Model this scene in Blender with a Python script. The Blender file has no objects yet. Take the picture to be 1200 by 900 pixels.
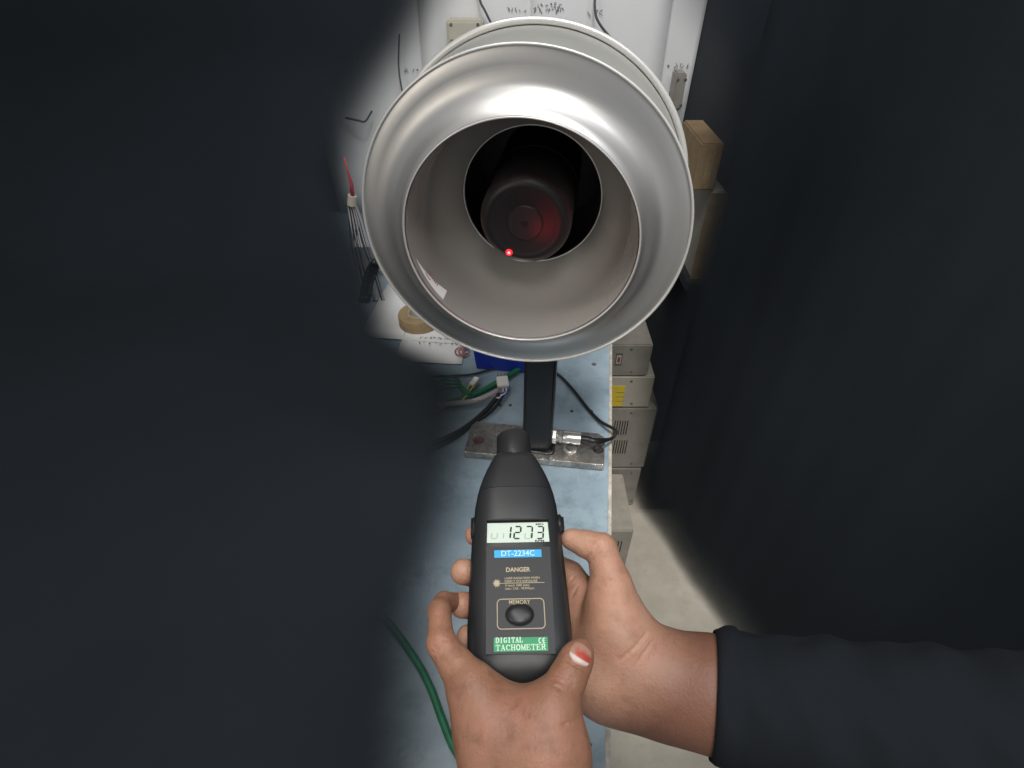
import bpy, bmesh, math, random
import numpy as np
from mathutils import Vector, Matrix, Quaternion
random.seed(7); rng = np.random.default_rng(7)

# ------------------------------------------------------------------ camera, light, exposure
scene = bpy.context.scene
COL = scene.collection
BZ = 0.80                      # height of the bench top
H = 0.55                       # camera height above the bench top
TILT = math.radians(41)        # camera looks down by this much
F = 643.0                      # focal length in pixels of a 1200 px wide picture
cam_d = bpy.data.cameras.new('camera'); cam = bpy.data.objects.new('camera', cam_d); COL.objects.link(cam)
cam.location = (0, 0, BZ + H); cam.rotation_euler = (math.pi/2 - TILT, 0, 0)
cam_d.sensor_width = 36; cam_d.lens = F/1200*36; cam_d.clip_start = 0.01; cam_d.clip_end = 60
scene.camera = cam
w = bpy.data.worlds.new('World'); scene.world = w; w.use_nodes = True
bg = w.node_tree.nodes['Background']; bg.inputs[0].default_value = (0.93, 0.97, 1.0, 1); bg.inputs[1].default_value = 0.30
vs = scene.view_settings; vs.view_transform = 'Standard'; vs.look = 'None'; vs.exposure = 0.0; vs.gamma = 1; vs.use_curve_mapping = False
scene.render.engine = 'CYCLES'

def aim(o, target):
    o.rotation_euler = (Vector(target) - o.location).to_track_quat('-Z', 'Y').to_euler()
def area_lamp(name, loc, target, sx, sy, power, color):
    d = bpy.data.lights.new(name, 'AREA'); d.shape = 'RECTANGLE'; d.size = sx; d.size_y = sy; d.energy = power; d.color = color
    o = bpy.data.objects.new(name, d); COL.objects.link(o); o.location = loc; aim(o, target); return o
def spot_lamp(name, loc, target, angle, blend, radius, power, color):
    d = bpy.data.lights.new(name, 'SPOT'); d.spot_size = math.radians(angle); d.spot_blend = blend
    d.shadow_soft_size = radius; d.energy = power; d.color = color
    o = bpy.data.objects.new(name, d); COL.objects.link(o); o.location = loc; aim(o, target); return o
area_lamp('ceiling_tube_light', (-0.15, 0.26, 2.45), (0.0, 0.34, 1.0), 1.3, 0.18, 9.5, (1, 0.97, 0.92))
area_lamp('ceiling_tube_light', (0.50, 0.15, 2.30), (0.05, 0.42, 1.1), 0.16, 0.9, 4.0, (0.90, 0.93, 1.0))
spot_lamp('added_front_spot', (0.05, -0.42, 2.20), (0.075, 0.36, 0.93), 26, 1.0, 0.22, 40, (1, 0.97, 0.93))  # added spot near the view line, its soft cone brightens only the middle
spot_lamp('added_floor_spot', (0.30, 0.10, 2.40), (0.385, 0.70, 0.10), 26, 1.0, 0.12, 150, (1, 0.96, 0.90))  # added spot to brighten the floor and cases at right
area_lamp('added_side_fill', (-0.85, -0.50, 1.55), (0.03, 0.47, 1.10), 0.30, 0.55, 2.2, (1, 0.90, 0.78))  # added fill with no known source, for a highlight inside the duct
spot_lamp('added_wall_spot', (0.05, 0.35, 2.40), (0.07, 1.24, 1.10), 46, 1.0, 0.10, 32, (0.98, 0.99, 1.0))  # added spot for the bright halo on the wall behind the fan

# ------------------------------------------------------------------ helpers
cT, sT = math.cos(TILT), math.sin(TILT)
def ray(px, py):
    r, u = (px-600)/F, (450-py)/F
    return Vector((r, cT + u*sT, -sT + u*cT))
CAM = Vector((0, 0, BZ+H))
def at(px, py, Z): return CAM + ray(px, py)*Z            # point at depth Z
def onz(px, py, z):                                       # point on a horizontal plane
    d = ray(px, py); return CAM + d*((z-CAM.z)/d.z)
def ony(px, py, y):                                       # point on a vertical plane facing the camera
    d = ray(px, py); return CAM + d*(y/d.y)

def mat(name, color, rough=0.5, metal=0.0, noise=0.0, nscale=40, bump=0.0, bscale=200, spec=None, emit=None, es=0, color2=None, stretch=None, bdist=0.001, rvar=0.0):
    m = bpy.data.materials.new(name); m.use_nodes = True
    nt = m.node_tree; b = nt.nodes['Principled BSDF']
    b.inputs['Base Color'].default_value = (*color, 1); b.inputs['Roughness'].default_value = rough; b.inputs['Metallic'].default_value = metal
    if spec is not None: b.inputs['Specular IOR Level'].default_value = spec
    if emit: b.inputs['Emission Color'].default_value = (*emit, 1); b.inputs['Emission Strength'].default_value = es
    tc = nt.nodes.new('ShaderNodeTexCoord'); src = tc.outputs['Object']
    if stretch:
        mp = nt.nodes.new('ShaderNodeMapping'); mp.inputs['Scale'].default_value = stretch
        nt.links.new(src, mp.inputs[0]); src = mp.outputs[0]
    if noise or rvar:
        n = nt.nodes.new('ShaderNodeTexNoise'); n.inputs['Scale'].default_value = nscale; n.inputs['Detail'].default_value = 6; n.inputs['Roughness'].default_value = 0.62
        nt.links.new(src, n.inputs['Vector'])
        if noise:
            mx = nt.nodes.new('ShaderNodeMix'); mx.data_type = 'RGBA'
            c2 = color2 if color2 else tuple(c*(1-noise) for c in color)
            mx.inputs[6].default_value = (*color, 1); mx.inputs[7].default_value = (*c2, 1)
            rp = nt.nodes.new('ShaderNodeMapRange'); rp.inputs[1].default_value = 0.35; rp.inputs[2].default_value = 0.68
            nt.links.new(n.outputs[0], rp.inputs[0]); nt.links.new(rp.outputs[0], mx.inputs[0]); nt.links.new(mx.outputs[2], b.inputs['Base Color'])
        if rvar:
            rr = nt.nodes.new('ShaderNodeMapRange'); rr.inputs[1].default_value = 0.3; rr.inputs[2].default_value = 0.7
            rr.inputs[3].default_value = rough - rvar; rr.inputs[4].default_value = rough + rvar
            nt.links.new(n.outputs[0], rr.inputs[0]); nt.links.new(rr.outputs[0], b.inputs['Roughness'])
    if bump:
        n2 = nt.nodes.new('ShaderNodeTexNoise'); n2.inputs['Scale'].default_value = bscale; n2.inputs['Detail'].default_value = 4
        nt.links.new(src, n2.inputs['Vector'])
        bp = nt.nodes.new('ShaderNodeBump'); bp.inputs['Strength'].default_value = bump; bp.inputs['Distance'].default_value = bdist
        nt.links.new(n2.outputs[0], bp.inputs['Height']); nt.links.new(bp.outputs[0], b.inputs['Normal'])
    return m

def obj(name, verts, faces, material, parent=None, smooth=True, sharp=None):
    me = bpy.data.meshes.new(name); me.from_pydata([tuple(v) for v in verts], [], faces); me.update()
    bm = bmesh.new(); bm.from_mesh(me); bmesh.ops.recalc_face_normals(bm, faces=bm.faces)
    if sharp is not None:
        for e in bm.edges:
            if len(e.link_faces) == 2 and e.calc_face_angle(0) > sharp: e.smooth = False
    bm.to_mesh(me); bm.free()
    me.materials.append(material)
    if smooth: me.polygons.foreach_set('use_smooth', [True]*len(me.polygons))
    o = bpy.data.objects.new(name, me); COL.objects.link(o)
    if parent: o.parent = parent
    return o
def tag(o, label, cat, group=None, kind=None):
    o['label'] = label; o['category'] = cat
    if group: o['group'] = group
    if kind: o['kind'] = kind
    return o
def empty(name, loc, label, cat, group=None):
    o = bpy.data.objects.new(name, None); COL.objects.link(o); o.location = loc; o.empty_display_size = 0.02
    return tag(o, label, cat, group)
def put(child, parent):                    # parent while keeping world-space vertices
    child.parent = parent
    def world(o): return o.matrix_basis if o.parent is None else world(o.parent) @ o.matrix_parent_inverse @ o.matrix_basis
    child.matrix_parent_inverse = world(parent).inverted(); return child

class G:                                   # small geometry collector
    def __init__(s): s.v = []; s.f = []
    def add(s, v, f):
        n = len(s.v); s.v += [Vector(q) for q in v]; s.f += [tuple(i+n for i in q) for q in f]; return s
    def box(s, o, x, y, z):                # corner-centred frame: centre o, half axes x y z
        o, x, y, z = map(Vector, (o, x, y, z))
        v = [o + a*x + b*y + c*z for a in (-1, 1) for b in (-1, 1) for c in (-1, 1)]
        return s.add(v, [(0,1,3,2),(4,6,7,5),(0,4,5,1),(2,3,7,6),(0,2,6,4),(1,5,7,3)])
    def tube(s, pts, r, seg=10, cap=True):
        pts = [Vector(p) for p in pts]; n = len(pts)
        rs = r if hasattr(r, '__len__') else [r]*n
        t0 = (pts[1]-pts[0]).normalized(); u = t0.orthogonal().normalized(); rings = []
        for i, p in enumerate(pts):
            t = (pts[min(i+1, n-1)] - pts[max(i-1, 0)]).normalized()
            u = (u - t*u.dot(t)).normalized(); w_ = t.cross(u)
            rings.append([p + (u*math.cos(a) + w_*math.sin(a))*rs[i] for a in [2*math.pi*k/seg for k in range(seg)]])
        v = [q for g in rings for q in g]
        f = [(i*seg+k, i*seg+(k+1) % seg, (i+1)*seg+(k+1) % seg, (i+1)*seg+k) for i in range(n-1) for k in range(seg)]
        if cap: f += [tuple(range(seg))[::-1], tuple((n-1)*seg+k for k in range(seg))]
        return s.add(v, f)
    def lathe(s, prof, o, axis, u, seg=96, closed=False):   # prof = (radius, along axis)
        o, axis, u = Vector(o), Vector(axis).normalized(), Vector(u).normalized(); w_ = axis.cross(u)
        n = len(prof)
        v = [o + axis*h + (u*math.cos(a) + w_*math.sin(a))*r for r, h in prof for a in [2*math.pi*k/seg for k in range(seg)]]
        m = n if closed else n-1
        f = [(i*seg+k, i*seg+(k+1) % seg, ((i+1) % n)*seg+(k+1) % seg, ((i+1) % n)*seg+k) for i in range(m) for k in range(seg)]
        if not closed:
            f += [tuple(range(seg))[::-1], tuple((n-1)*seg+k for k in range(seg))]
        return s.add(v, f)
    def prism(s, poly, depth):             # polygon (list of points), extruded by a vector
        d = Vector(depth); n = len(poly); p = [Vector(q) for q in poly]
        v = p + [q + d for q in p]
        return s.add(v, [tuple(range(n))[::-1], tuple(range(n, 2*n))] + [(i, (i+1) % n, n+(i+1) % n, n+i) for i in range(n)])
    def make(s, name, material, parent=None, smooth=False, sharp=None, bevel=0, bseg=2):
        o = obj(name, s.v, s.f, material, None, smooth, sharp)
        if bevel:
            bm = bmesh.new(); bm.from_mesh(o.data)
            bmesh.ops.bevel(bm, geom=[e for e in bm.edges if e.calc_face_angle(0) > 0.5], offset=bevel, segments=bseg, affect='EDGES', clamp_overlap=True)
            bm.to_mesh(o.data); bm.free()
        if parent: put(o, parent)
        return o
def spline(pts, n=10):                     # Catmull-Rom through the points
    P = [Vector(p) for p in pts]; P = [P[0]*2-P[1]] + P + [P[-1]*2-P[-2]]; out = []
    for i in range(1, len(P)-2):
        a, b, c, d = P[i-1:i+3]
        for k in range(n):
            t = k/n
            out.append(0.5*((2*b) + (c-a)*t + (2*a-5*b+4*c-d)*t*t + (3*b-a-3*c+d)*t**3))
    out.append(P[-2]); return out
def text_obj(name, body, o, u, v, size, material, parent, width=None, align='LEFT', bold=0.0, lift=0.00012, spacing=1.0):
    cu = bpy.data.curves.new(name, 'FONT'); cu.body = body; cu.size = 1; cu.align_x = align; cu.offset = bold; cu.space_character = spacing
    cu.resolution_u = 3
    t = bpy.data.objects.new(name, cu); COL.objects.link(t)
    bpy.context.view_layer.update()
    me = bpy.data.meshes.new_from_object(t.evaluated_get(bpy.context.evaluated_depsgraph_get()))
    bpy.data.objects.remove(t); bpy.data.curves.remove(cu)
    u, v = Vector(u).normalized(), Vector(v).normalized(); n = u.cross(v)
    xs = [q.co.x for q in me.vertices]; sx = size
    if width: sx = width/(max(xs)-min(xs))
    x0 = min(xs) if align == 'LEFT' else (min(xs)+max(xs))/2
    for q in me.vertices:
        q.co = Vector(o) + u*((q.co.x-x0)*sx) + v*(q.co.y*size) + n*lift
    me.materials.clear(); me.materials.append(material)
    ob = bpy.data.objects.new(name, me); COL.objects.link(ob)
    return put(ob, parent)

# ------------------------------------------------------------------ materials
M = {}
M['wall'] = mat('dark_wall_paint', (0.040, 0.043, 0.047), 0.85, noise=0.35, nscale=3, bump=0.2, bscale=60)
M['cloth'] = mat('charcoal_cloth', (0.020, 0.024, 0.029), 0.95, noise=0.4, nscale=5, bump=0.35, bscale=900, bdist=0.0005)
def sheer(name, color):  # added dark sheet material for side darkness, alpha fading at the edge
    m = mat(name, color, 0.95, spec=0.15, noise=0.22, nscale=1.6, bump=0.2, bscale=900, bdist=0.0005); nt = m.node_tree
    at_ = nt.nodes.new('ShaderNodeAttribute'); at_.attribute_name = 'edge_fade'
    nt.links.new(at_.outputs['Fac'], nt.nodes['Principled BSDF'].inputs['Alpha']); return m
M['sleeve'] = mat('added_sleeve_black', (0.013, 0.016, 0.020), 0.95, spec=0.15, bump=0.4, bscale=900, bdist=0.0005)  # added sleeve, kept dark so the arm merges into the gauze
M['sheer'] = sheer('added_dark_gauze_fading_at_edge', (0.019, 0.0245, 0.031))
M['floor'] = mat('beige_floor', (0.42, 0.39, 0.33), 0.6, noise=0.22, nscale=9, bump=0.1, bscale=120)
M['bench'] = mat('pale_blue_enamel', (0.30, 0.385, 0.44), 0.40, noise=0.6, nscale=16, color2=(0.21, 0.28, 0.335), bump=0.12, bscale=90, rvar=0.15)
def worn(m, spots, scr):                    # stains and scratches over painted steel
    nt = m.node_tree; b = nt.nodes['Principled BSDF']; L = nt.links.new
    src = b.inputs['Base Color'].links[0].from_socket
    tc = nt.nodes.new('ShaderNodeTexCoord')
    def layer(src, scale, sc3, lo, hi, col, amt):
        mp = nt.nodes.new('ShaderNodeMapping'); mp.inputs['Scale'].default_value = sc3; L(tc.outputs['Object'], mp.inputs[0])
        n = nt.nodes.new('ShaderNodeTexNoise'); n.inputs['Scale'].default_value = scale; n.inputs['Detail'].default_value = 7; n.inputs['Roughness'].default_value = 0.7; L(mp.outputs[0], n.inputs['Vector'])
        r = nt.nodes.new('ShaderNodeMapRange'); r.inputs[1].default_value = lo; r.inputs[2].default_value = hi; r.inputs[4].default_value = amt; L(n.outputs[0], r.inputs[0])
        x = nt.nodes.new('ShaderNodeMix'); x.data_type = 'RGBA'; L(r.outputs[0], x.inputs[0]); L(src, x.inputs[6]); x.inputs[7].default_value = (*col, 1); return x.outputs[2]
    src = layer(src, 22, (1, 1, 1), 0.50, 0.66, spots, 0.7)
    src = layer(src, 60, (1, 0.12, 1), 0.60, 0.74, scr, 0.5)
    src = layer(src, 200, (1, 1, 1), 0.66, 0.74, (0.06, 0.07, 0.08), 0.6)
    L(src, b.inputs['Base Color'])
worn(M['bench'], (0.15, 0.20, 0.24), (0.46, 0.53, 0.57)); 
M['edge'] = mat('worn_edge_strip', (0.55, 0.52, 0.46), 0.5, noise=0.5, nscale=60)
M['alu'] = mat('spun_aluminium', (0.585, 0.575, 0.56), 0.40, 0.86, noise=0.12, nscale=12, rvar=0.05, bump=0.03, bscale=500)
M['alu_in'] = mat('satin_aluminium', (0.74, 0.71, 0.66), 0.25, 0.66)
def spun(m, aniso, strength):               # fine concentric turning marks about the axis of the spun part
    nt = m.node_tree; b = nt.nodes['Principled BSDF']; L = nt.links.new
    b.inputs['Anisotropic'].default_value = aniso
    tg = nt.nodes.new('ShaderNodeTangent'); tg.direction_type = 'RADIAL'; tg.axis = 'Z'; L(tg.outputs[0], b.inputs['Tangent'])
    tc = nt.nodes.new('ShaderNodeTexCoord'); sx = nt.nodes.new('ShaderNodeSeparateXYZ'); L(tc.outputs['Object'], sx.inputs[0])
    cx = nt.nodes.new('ShaderNodeCombineXYZ'); L(sx.outputs[0], cx.inputs[0]); L(sx.outputs[1], cx.inputs[1])
    ln = nt.nodes.new('ShaderNodeVectorMath'); ln.operation = 'LENGTH'; L(cx.outputs[0], ln.inputs[0])
    c2 = nt.nodes.new('ShaderNodeCombineXYZ'); L(ln.outputs['Value'], c2.inputs[0]); L(sx.outputs[2], c2.inputs[1])
    n = nt.nodes.new('ShaderNodeTexNoise'); n.inputs['Scale'].default_value = 700; n.inputs['Detail'].default_value = 5; L(c2.outputs[0], n.inputs['Vector'])
    bp = nt.nodes.new('ShaderNodeBump'); bp.inputs['Strength'].default_value = strength; bp.inputs['Distance'].default_value = 0.0004
    L(n.outputs[0], bp.inputs['Height']); L(bp.outputs[0], b.inputs['Normal'])
spun(M['alu'], 0.55, 0.07)
b_ = M['alu_in'].node_tree.nodes['Principled BSDF']; b_.inputs['Coat Weight'].default_value = 0.5; b_.inputs['Coat Roughness'].default_value = 0.14
M['alu_matt'] = mat('matt_aluminium', (0.52, 0.52, 0.49), 0.55, 0.55, noise=0.12, nscale=15)
M['alu_edge'] = mat('bright_aluminium_edge', (0.80, 0.79, 0.76), 0.4, 0.5)
M['black'] = mat('black_lacquer', (0.012, 0.012, 0.014), 0.35, noise=0.3)
M['cavity'] = mat('black_duct', (0.006, 0.007, 0.010), 0.30)
M['motor'] = mat('black_motor', (0.008, 0.007, 0.008), 0.45)
M['motor2'] = mat('dark_motor_hub', (0.014, 0.010, 0.011), 0.5)
M['steel'] = mat('scratched_bare_steel', (0.55, 0.53, 0.50), 0.34, 0.8, noise=0.75, nscale=70, color2=(0.17, 0.16, 0.15), bump=0.7, bscale=140, rvar=0.15, bdist=0.0015)
M['steel_mid'] = mat('grey_steel_face', (0.24, 0.235, 0.225), 0.5, 0.6, noise=0.5, nscale=40, bump=0.3, bscale=140)
M['chrome'] = mat('nickel_plated', (0.80, 0.78, 0.74), 0.28, 0.85)
M['dark_metal'] = mat('dark_bolt_steel', (0.10, 0.10, 0.10), 0.4, 0.8)
M['rust'] = mat('red_brown_hole_paint', (0.10, 0.035, 0.03), 0.7)
M['plastic'] = mat('black_textured_plastic', (0.026, 0.027, 0.029), 0.36, noise=0.25, nscale=30, bump=0.25, bscale=2600, bdist=0.0003)
M['panel'] = mat('charcoal_label_panel', (0.028, 0.029, 0.031), 0.5)
M['rubber'] = mat('black_rubber_button', (0.022, 0.022, 0.024), 0.36)
M['lcd'] = mat('pale_green_liquid_crystal', (0.56, 0.64, 0.56), 0.25, emit=(0.80, 0.95, 0.83), es=0.22)
M['seg'] = mat('dark_display_segment', (0.012, 0.018, 0.016), 0.4)
M['ghost'] = mat('faint_display_segment', (0.46, 0.56, 0.49), 0.3)
M['cyan'] = mat('cyan_print', (0.04, 0.42, 0.80), 0.5)
M['green_print'] = mat('green_print', (0.035, 0.33, 0.14), 0.5)
M['cream'] = mat('cream_print', (0.50, 0.42, 0.28), 0.6)
M['mint'] = mat('pale_mint_print', (0.62, 0.86, 0.66), 0.6)
M['ice'] = mat('pale_blue_print', (0.55, 0.86, 0.95), 0.6)
M['paper'] = mat('white_paper', (0.78, 0.78, 0.77), 0.8, noise=0.06, nscale=6)
M['ink'] = mat('dark_ink', (0.10, 0.095, 0.10), 0.8)
M['red_ink'] = mat('red_ink', (0.32, 0.06, 0.07), 0.8)
M['carton'] = mat('tan_cardboard', (0.34, 0.235, 0.13), 0.8, noise=0.25, nscale=25)
M['pale_box'] = mat('pale_beige_card', (0.50, 0.46, 0.38), 0.7, noise=0.1, nscale=15)
M['grey_case'] = mat('beige_grey_steel_case', (0.33, 0.305, 0.265), 0.5, noise=0.2, nscale=18, bump=0.08, bscale=150)
M['slot'] = mat('dark_slots_and_painted_shade', (0.012, 0.012, 0.012), 0.9)
M['yellow'] = mat('yellow_sticker', (0.75, 0.55, 0.04), 0.5)
worn(M['grey_case'], (0.24, 0.21, 0.18), (0.42, 0.39, 0.34)); worn(M['floor'], (0.33, 0.30, 0.25), (0.47, 0.44, 0.38))
M['blue_bin'] = mat('royal_blue_plastic', (0.012, 0.035, 0.36), 0.35)
M['green_wire'] = mat('green_pvc', (0.018, 0.19, 0.085), 0.45, noise=0.3, nscale=80)
M['grey_wire'] = mat('grey_pvc', (0.32, 0.31, 0.32), 0.5)
M['black_wire'] = mat('black_pvc', (0.014, 0.014, 0.016), 0.42)
M['white_plastic'] = mat('white_nylon', (0.72, 0.71, 0.66), 0.45)
M['pink_wire'] = mat('dull_pink_pvc', (0.40, 0.24, 0.25), 0.5)
M['blue_wire'] = mat('blue_pvc', (0.05, 0.10, 0.42), 0.5)
M['red_wire'] = mat('red_pvc', (0.36, 0.04, 0.06), 0.5)
M['tape'] = mat('aged_tan_tape', (0.42, 0.30, 0.16), 0.6, noise=0.4, nscale=30)
M['laser'] = mat('laser_red', (0.8, 0.02, 0.02), 0.5, emit=(1.0, 0.015, 0.03), es=1.3)
M['laser_core'] = mat('laser_hot_core', (1, 0.6, 0.6), 0.5, emit=(1.0, 0.22, 0.26), es=2.0)
def nail_material():                         # worn red polish left on the upper part, pale strip at the base
    m = mat('thumbnail_with_worn_red_polish', (0.46, 0.27, 0.20), 0.30); nt = m.node_tree; b = nt.nodes['Principled BSDF']; L = nt.links.new
    def attr(n):
        a = nt.nodes.new('ShaderNodeAttribute'); a.attribute_name = n; return a.outputs['Fac']
    def mth(op, x, y):
        q = nt.nodes.new('ShaderNodeMath'); q.operation = op
        for k, z in enumerate((x, y)):
            if isinstance(z, (int, float)): q.inputs[k].default_value = z
            else: L(z, q.inputs[k])
        return q.outputs[0]
    def ramp(x, a, c):
        r = nt.nodes.new('ShaderNodeMapRange'); r.inputs[1].default_value = a; r.inputs[2].default_value = c; L(x, r.inputs[0]); return r.outputs[0]
    def mix(f, a, c):
        x = nt.nodes.new('ShaderNodeMix'); x.data_type = 'RGBA'; L(f, x.inputs[0])
        if isinstance(a, tuple): x.inputs[6].default_value = (*a, 1)
        else: L(a, x.inputs[6])
        x.inputs[7].default_value = (*c, 1); return x.outputs[2]
    n = nt.nodes.new('ShaderNodeTexNoise'); n.inputs['Scale'].default_value = 420; n.inputs['Detail'].default_value = 4
    tc = nt.nodes.new('ShaderNodeTexCoord'); L(tc.outputs['Object'], n.inputs['Vector'])
    u, v = attr('across'), attr('along')
    vv = mth('ADD', v, mth('MULTIPLY', mth('SUBTRACT', n.outputs[0], 0.5), 0.35))
    red = mth('MULTIPLY', mth('MULTIPLY', ramp(v, 0.27, 0.34), ramp(vv, 0.80, 0.55)), ramp(mth('ADD', u, mth('MULTIPLY', v, 0.2)), 0.22, 0.48))
    white = mth('MULTIPLY', ramp(v, 0.36, 0.27), ramp(v, 0.06, 0.14))
    c = mix(white, (0.47, 0.265, 0.195), (0.62, 0.54, 0.49)); c = mix(red, c, (0.46, 0.07, 0.045)); L(c, b.inputs['Base Color']); return m
M['nail'] = nail_material()

def skin_material(name, base, dark, pink, forearm_col=None):
    m = bpy.data.materials.new(name); m.use_nodes = True; nt = m.node_tree; b = nt.nodes['Principled BSDF']; L = nt.links.new
    tc = nt.nodes.new('ShaderNodeTexCoord')
    def noise(sc, det=5):
        n = nt.nodes.new('ShaderNodeTexNoise'); n.inputs['Scale'].default_value = sc; n.inputs['Detail'].default_value = det; L(tc.outputs['Object'], n.inputs['Vector']); return n
    def rng_(n, a, b_):
        r = nt.nodes.new('ShaderNodeMapRange'); r.inputs[1].default_value = a; r.inputs[2].default_value = b_; L(n.outputs[0], r.inputs[0]); return r
    def mix(fac, a, c):
        x = nt.nodes.new('ShaderNodeMix'); x.data_type = 'RGBA'; L(fac.outputs[0], x.inputs[0])
        if isinstance(a, tuple): x.inputs[6].default_value = (*a, 1)
        else: L(a.outputs[2], x.inputs[6])
        x.inputs[7].default_value = (*c, 1); return x
    x = mix(rng_(noise(28), 0.42, 0.78), base, dark)
    x = mix(rng_(noise(60), 0.45, 0.75), x, pink); x = mix(rng_(noise(110, 4), 0.52, 0.80), x, dark)
    x = mix(rng_(noise(420, 3), 0.62, 1.0), x, dark)
    if forearm_col:                              # the forearm is darker than the palm
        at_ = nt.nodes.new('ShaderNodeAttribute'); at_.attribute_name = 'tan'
        y = nt.nodes.new('ShaderNodeMix'); y.data_type = 'RGBA'; L(at_.outputs['Fac'], y.inputs[0]); L(x.outputs[2], y.inputs[6]); y.inputs[7].default_value = (*forearm_col, 1); x = y
    L(x.outputs[2], b.inputs['Base Color'])
    b.inputs['Roughness'].default_value = 0.50
    b.inputs['Subsurface Weight'].default_value = 0.18; b.inputs['Subsurface Radius'].default_value = (1.0, 0.32, 0.16); b.inputs['Subsurface Scale'].default_value = 0.004
    v = nt.nodes.new('ShaderNodeTexVoronoi'); v.inputs['Scale'].default_value = 700; L(tc.outputs['Object'], v.inputs['Vector'])
    n = noise(180, 6)
    ad = nt.nodes.new('ShaderNodeMath'); ad.operation = 'MULTIPLY_ADD'; ad.inputs[1].default_value = 0.35; L(v.outputs[0], ad.inputs[0]); L(n.outputs[0], ad.inputs[2])
    bp = nt.nodes.new('ShaderNodeBump'); bp.inputs['Strength'].default_value = 0.42; bp.inputs['Distance'].default_value = 0.0011
    L(ad.outputs[0], bp.inputs['Height']); L(bp.outputs[0], b.inputs['Normal'])
    return m
M['skin_back'] = skin_material('brown_skin', (0.36, 0.182, 0.112), (0.22, 0.097, 0.056), (0.41, 0.185, 0.125))
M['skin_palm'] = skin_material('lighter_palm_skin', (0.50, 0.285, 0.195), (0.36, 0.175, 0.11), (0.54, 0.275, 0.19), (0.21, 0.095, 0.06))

# ------------------------------------------------------------------ the setting: wall, floor, bench
WALL_Y = 1.26
def sheet(name, poly, m, thick=0.01):
    o = G().prism(poly, (0, 0, -thick)).make(name, m); o['kind'] = 'structure'; return o
o = G().box((0, WALL_Y+0.05, 1.2), (3.5, 0, 0), (0, 0.05, 0), (0, 0, 1.6)).make('wall', M['wall']); o['kind'] = 'structure'
o = G().box((0, 0.2, -0.05), (3.5, 0, 0), (0, 1.6, 0), (0, 0, 0.05)).make('floor', M['floor']); o['kind'] = 'structure'

base = onz(630, 524, BZ)                                   # where the post stands
YAW = math.radians(-8)
APP = Matrix.Translation(base) @ Matrix.Rotation(YAW, 4, 'Z')
def loc(x, y, z): return APP @ Vector((x, y, z))
AX, AY, AZ = [(APP.to_3x3() @ Vector(q)) for q in ((1, 0, 0), (0, 1, 0), (0, 0, 1))]

bench = empty('workbench', loc(-0.6, 0, -BZ), 'pale blue enamelled steel workbench under the fan stand', 'workbench')
bl = [(-1.9, -0.95), (0.0945, -0.95), (0.0945, 0.62), (-1.9, 0.90)]
G().prism([loc(x, y, 0) for x, y in bl], (0, 0, -0.03)).make('bench_top', M['bench'], bench)
G().box(loc(0.0968, -0.165, -0.018), AX*0.0022, AY*0.785, AZ*0.0195).make('edge_strip', M['edge'], bench, bevel=0.0008)
for x, y in ((0.05, -0.85), (0.05, 0.5), (-1.7, -0.85), (-1.7, 0.5)):
    G().box(loc(x, y, -0.03-(BZ-0.03)/2+0.001), AX*0.025, AY*0.025, AZ*((BZ-0.03)/2-0.001)).make('leg', M['bench'], bench, bevel=0.002)
for px, py, r in ((696, 427, 0.0035), (670, 482, 0.0022), (693, 482, 0.0022), (586, 475, 0.0022), (598, 475, 0.0022), (692, 873, 0.0012)):
    c = onz(px, py, BZ)
    G().lathe([(r*0.3, 0.0004), (r*0.55, 0.0011), (r, 0.0009), (r*1.1, 0.0002)], c, (0, 0, 1), (1, 0, 0), 16).make('screw_head', M['dark_metal' if r < .003 else 'steel_mid'], bench, True, 0.6)

# ------------------------------------------------------------------ the fan stand
stand = empty('fan_test_stand', base, 'silver bell-mouthed duct fan on a black post bolted to the blue bench', 'duct fan')
CX, CZ = -0.0168, 0.3395
AC = loc(CX, 0, CZ)
def lathe(name, prof, m, parent, closed=False, seg=128, sharp=0.7):
    o = G().lathe(prof, (0, 0, 0), (0, 0, 1), (1, 0, 0), seg, closed).make(name, m, None, True, sharp)
    fr = Matrix((AX, -AZ, AY)).transposed().to_4x4(); fr.translation = AC; o.matrix_basis = fr
    if parent: put(o, parent)
    return o
ring = lathe('inlet_ring', [(0.1385, -0.0655), (0.1350, -0.0668), (0.1280, -0.0672), (0.1215, -0.0680), (0.1160, -0.0698), (0.1110, -0.0730), (0.1070, -0.0772),
     (0.1035, -0.0822), (0.1010, -0.0858), (0.0990, -0.0874), (0.0978, -0.0870), (0.0972, -0.0855), (0.0985, -0.0820), (0.102, -0.0765), (0.107, -0.0715), (0.113, -0.067), (0.122, -0.0645), (0.1385, -0.0630)], M['alu'], stand, True)
def lip(name, R, y, r, m, parent):
    return lathe(name, [(R + r*math.cos(a), y + r*math.sin(a)) for a in [2*math.pi*k/10 for k in range(10)]], m, parent, True)
put(lip('rolled_edge', 0.1395, -0.0660, 0.0012, M['alu_edge'], None), ring)
put(lip('inner_edge', 0.0979, -0.0872, 0.0007, M['alu_edge'], None), ring)
duct = lathe('inner_duct', [(0.0966, -0.0855), (0.0962, -0.060), (0.0955, -0.042), (0.0935, -0.031), (0.0890, -0.020), (0.0820, -0.0095), (0.0745, -0.001), (0.0695, 0.0045), (0.0668, 0.0072),
     (0.0660, 0.0085), (0.0664, 0.012), (0.070, 0.012), (0.0765, 0.003), (0.084, -0.006), (0.091, -0.017), (0.0955, -0.029), (0.0975, -0.041), (0.0982, -0.060), (0.0982, -0.080)], M['alu_in'], stand, True)
put(lip('throat_edge', 0.0662, 0.0082, 0.0007, M['alu_edge'], None), duct)
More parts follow.
